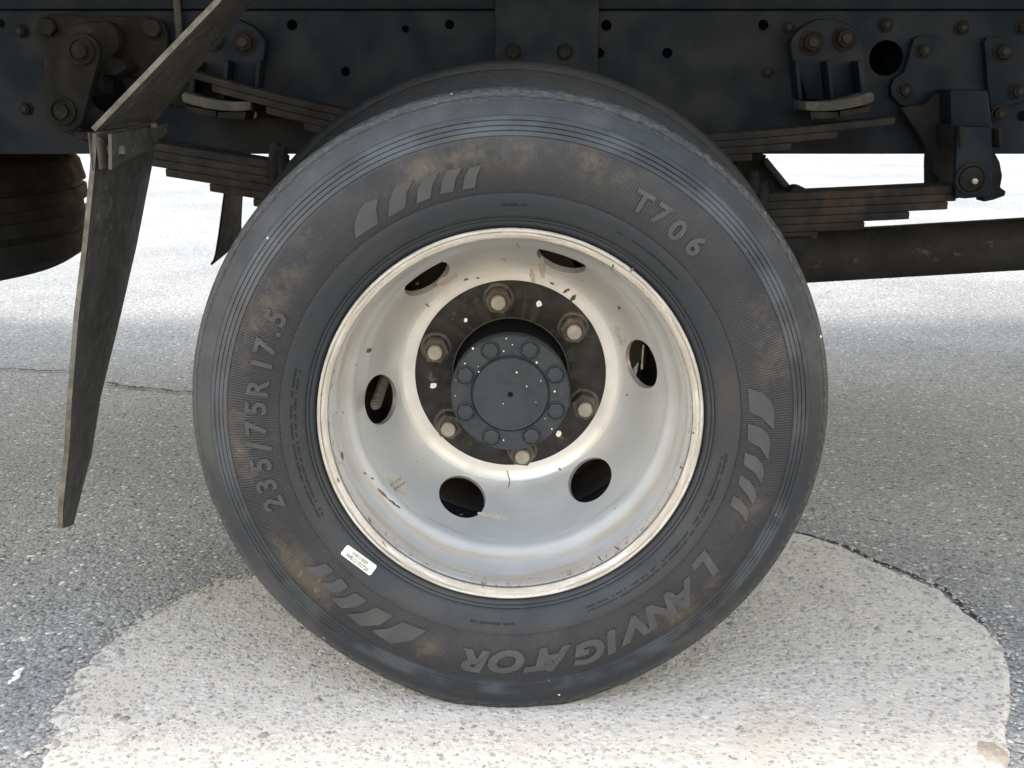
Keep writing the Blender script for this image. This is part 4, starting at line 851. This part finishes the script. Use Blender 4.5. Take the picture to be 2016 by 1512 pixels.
# ---- mudguards: bent arm panel and tapered flap
def mudguard(mirror=False, label=None):
    root = empty('mudguard', truck)
    if label: root['label'] = label
    Y0, Y1 = 0.02, (0.19 if mirror else 0.285)
    def T(p):
        return (p[0] - (0.325 if mirror else 0), (2 * YC - p[1]) if mirror else p[1], p[2] + (0.075 if mirror else 0))
    def sheet(near, farp, th, name, mats, nb=14, bulge=0.0):
        # near, farp: pixel polylines, same count; lofted with a bow towards +x, given thickness along x
        A_ = [at(*p, Y0) for p in near]; B_ = [at(*p, Y1) for p in farp]; m = len(A_); vs = []
        for i in range(m):
            for j in range(nb + 1):
                t = j / nb; p = A_[i].lerp(B_[i], t); p.x += bulge * sin(pi * t); vs.append(p)
        k = len(vs); W = nb + 1
        off = []
        for i in range(m):
            for j in range(W):
                a = vs[min(i + 1, m - 1) * W + j] - vs[max(i - 1, 0) * W + j]; b = vs[i * W + min(j + 1, nb)] - vs[i * W + max(j - 1, 0)]
                nrm = a.cross(b); nrm = nrm.normalized() if nrm.length > 1e-9 else Vector((1, 0, 0))
                if nrm.x > 0: nrm = -nrm
                off.append(vs[i * W + j] + nrm * th)
        fs = []; mi = []
        mb = MB(); allv = [T(p) for p in vs + off]
        q = lambda i, j: i * W + j
        front = [(q(i, j), q(i, j + 1), q(i + 1, j + 1), q(i + 1, j)) for i in range(m - 1) for j in range(nb)]
        mb.add(allv, front + [tuple(x + k for x in f[::-1]) for f in front], 0); o0 = 0
        edge = [(q(i, 0), q(i + 1, 0), q(i + 1, 0) + k, q(i, 0) + k) for i in range(m - 1)] + [(q(i, nb), q(i + 1, nb), q(i + 1, nb) + k, q(i, nb) + k) for i in range(m - 1)] + [(q(i0, j), q(i0, j + 1), q(i0, j + 1) + k, q(i0, j) + k) for i0 in (0, m - 1) for j in range(nb)]
        for f in edge: mb.f.append(f); mb.mi.append(1)
        return part(mb, name, mats, root, 40)
    gm_ = [M['dark'], M['dark']] if mirror else [M['guard'], M['guard_edge']]  # far flap coloured near black to stand for its shade
    def dense(pl, k=8):
        q = []
        for a, b in zip(pl[:-1], pl[1:]): q += [(a[0] + (b[0] - a[0]) * i / k, a[1] + (b[1] - a[1]) * i / k) for i in range(k)]
        return q + [pl[-1]]
    if mirror: sheet(dense([(192, 264), (188, 340), (183, 480), (178, 620), (172, 780), (168, 900), (168, 985), (174, 1022), (184, 1034)]), dense([(290, 240), (286, 330), (270, 480), (255, 620), (238, 780), (224, 900), (212, 985), (204, 1012), (192, 1028)]), 0.006, 'flap', gm_, 10, 0.004)
    else: sheet(dense([(192, 264), (186, 340), (172, 480), (155, 620), (142, 780), (135, 897), (124, 1000), (123, 1040)]), dense([(308, 240), (299, 330), (270, 480), (238, 620), (199, 780), (180, 897), (152, 985), (138, 1025)]), 0.006, 'flap', gm_, 16, 0.010)
    sheet(dense([(460, -30), (430, 8), (340, 101), (250, 194), (187, 259)]), dense([(560, -36), (500, 2), (405, 118), (340, 198), (306, 240)]), 0.006, 'upper_panel', gm_, 12, 0.0)
    # clamp at the bend
    def bx(px0, py0, px1, py1, y0, y1, name, mat):
        a, b = at(px0, py0, Y0), at(px1, py1, Y0); mb = MB(); lo, hi = ((2 * YC - y1, 2 * YC - y0) if mirror else (y0, y1))
        dx = -0.325 if mirror else 0; mb.box(a.x + dx, b.x + dx, lo, hi, b.z + (0.075 if mirror else 0), a.z + (0.075 if mirror else 0)); return part(mb, name, mat, root, bevel=0.001)
    bx(175, 261, 184, 336, Y0 - 0.004, Y0 + 0.05, 'clamp_strip', M['guard_edge']); bx(191, 260, 198, 333, Y0 - 0.005, Y0 + 0.03, 'clamp_strip', M['guard_edge'])
    mb = MB(); pl = [at(199, 262, Y0 - 0.001), at(312, 236, 0.262), at(335, 206, 0.262), at(340, 203, 0.262), at(248, 292, 0.10), at(200, 334, Y0)]
    pl = [at(199, 264, Y0), at(300, 243, 0.25), at(300, 262, 0.25), at(248, 294, 0.13), at(200, 334, Y0)]
    pl = [Vector((p.x + 0.012 + 0.02 * sin(pi * max(0, (p.y - Y0)) / 0.265), p.y, p.z)) for p in pl]
    vs = [T(p) for p in pl] + [T((p.x - 0.004, p.y, p.z)) for p in pl]; n = len(pl)
    mb.add(vs, [tuple(range(n)), tuple(range(2 * n - 1, n - 1, -1))] + [(i, (i + 1) % n, (i + 1) % n + n, i + n) for i in range(n)]); part(mb, 'clamp_plate', M['guard'], root)
    mb = MB(); p = at(222, 295, 0.05); p.x -= 0.325 if mirror else 0; p.z += 0.075 if mirror else 0; mb.box(p.x - 0.012, p.x + 0.014, *((2 * YC - .056, 2 * YC - .046) if mirror else (.046, .056)), p.z - 0.005, p.z + 0.005); part(mb, 'clamp_pin', M['guard_edge'], root, bevel=0.001)
    p = at(268, 247, 0.16); mb = MB(); mb.tube(T((p.x + 0.02, p.y, p.z)), T((p.x + 0.026, p.y, p.z)), 0.0036, seg=12); part(mb, 'rivet', M['guard_edge'], root)
mudguard(False, 'near mudguard with bent arm and long tapered flap'); mudguard(True, 'far side mudguard flap hanging behind the tyre')

# ------------------------------------------------------------------ spare tyre slung flat under the frame
sp_c = at(-228, 413, YC)
st = empty('spare_tyre', None, (sp_c.x - 0.05, YC, sp_c.z - 0.112)); st.scale = (1.18, 1.18, 1.18); st['label'] = 'spare tyre lying flat under the frame rail behind the mudguard'; st['category'] = 'spare tyre'
_h = HALF; HALF = [(r if r < 0.389 or y < 0.03 else r, y) for r, y in _h[:39]] + [(0.3920, 0.050), (0.3919, 0.0525), (0.3840, 0.0540), (0.3840, 0.0625), (0.3919, 0.0640), (0.3922, 0.080), (0.3922, 0.0865), (0.3840, 0.0890)]
sp_me = tyre_mesh('spare_tread', M['spare'], 0.0, 0.0, None, 160); HALF = _h
link('tyre_body', sp_me, st, (0, 0, 0.196 + 0.0), (-pi / 2, 0, 0)); link('rim', barrel_in, st, (0, 0, 0.196), (-pi / 2, 0, 0)); link('wheel_disc', disc_in, st, (0, 0, 0.196), (-pi / 2, 0, 0))

# ------------------------------------------------------------------ scraps on the ground
mb = MB()
for px, py, s in ((35, 1322, .006), (28, 1334, .004), (42, 1316, .004), (20, 1340, .003), (36, 1330, .004)):
    p = ground_at(px, py, 0.002); nn = 7
    ring = [(p.x + s * random.uniform(.6, 1.3) * cos(2 * pi * k / nn), p.y + 1.6 * s * random.uniform(.6, 1.3) * sin(2 * pi * k / nn), 0.0015) for k in range(nn)]
    mb.add(ring + [(p.x, p.y, 0.0015 + s * 0.5)] + [(x, y, -0.001) for x, y, z in ring], [(k, (k + 1) % nn, nn) for k in range(nn)] + [(k, nn + 1 + k, nn + 1 + (k + 1) % nn, (k + 1) % nn) for k in range(nn)])
o = part(mb, 'paper_scrap', M['scrap'], None); o['label'] = 'small torn white scrap on the grey asphalt'; o['category'] = 'scrap'
mb = MB(); p = ground_at(1955, 1482, 0.004); nn = 18; ring = []
for k in range(nn):
    an = 2 * pi * k / nn; r_ = random.uniform(.88, 1.08); ring.append((p.x + 0.019 * r_ * cos(an), p.y + 0.028 * r_ * sin(an)))
mb.add([(x, y, 0.003) for x, y in ring] + [(p.x + (x - p.x) * .8, p.y + (y - p.y) * .8, 0.0052) for x, y in ring] + [(p.x, p.y, 0.0056)], [(k, (k + 1) % nn, nn + (k + 1) % nn, nn + k) for k in range(nn)] + [(nn + k, nn + (k + 1) % nn, 2 * nn) for k in range(nn)])
o = part(mb, 'mortar_lump', M['brown'], None); o['label'] = 'flat brown lump at the edge of the pale patch'; o['category'] = 'mortar lump'
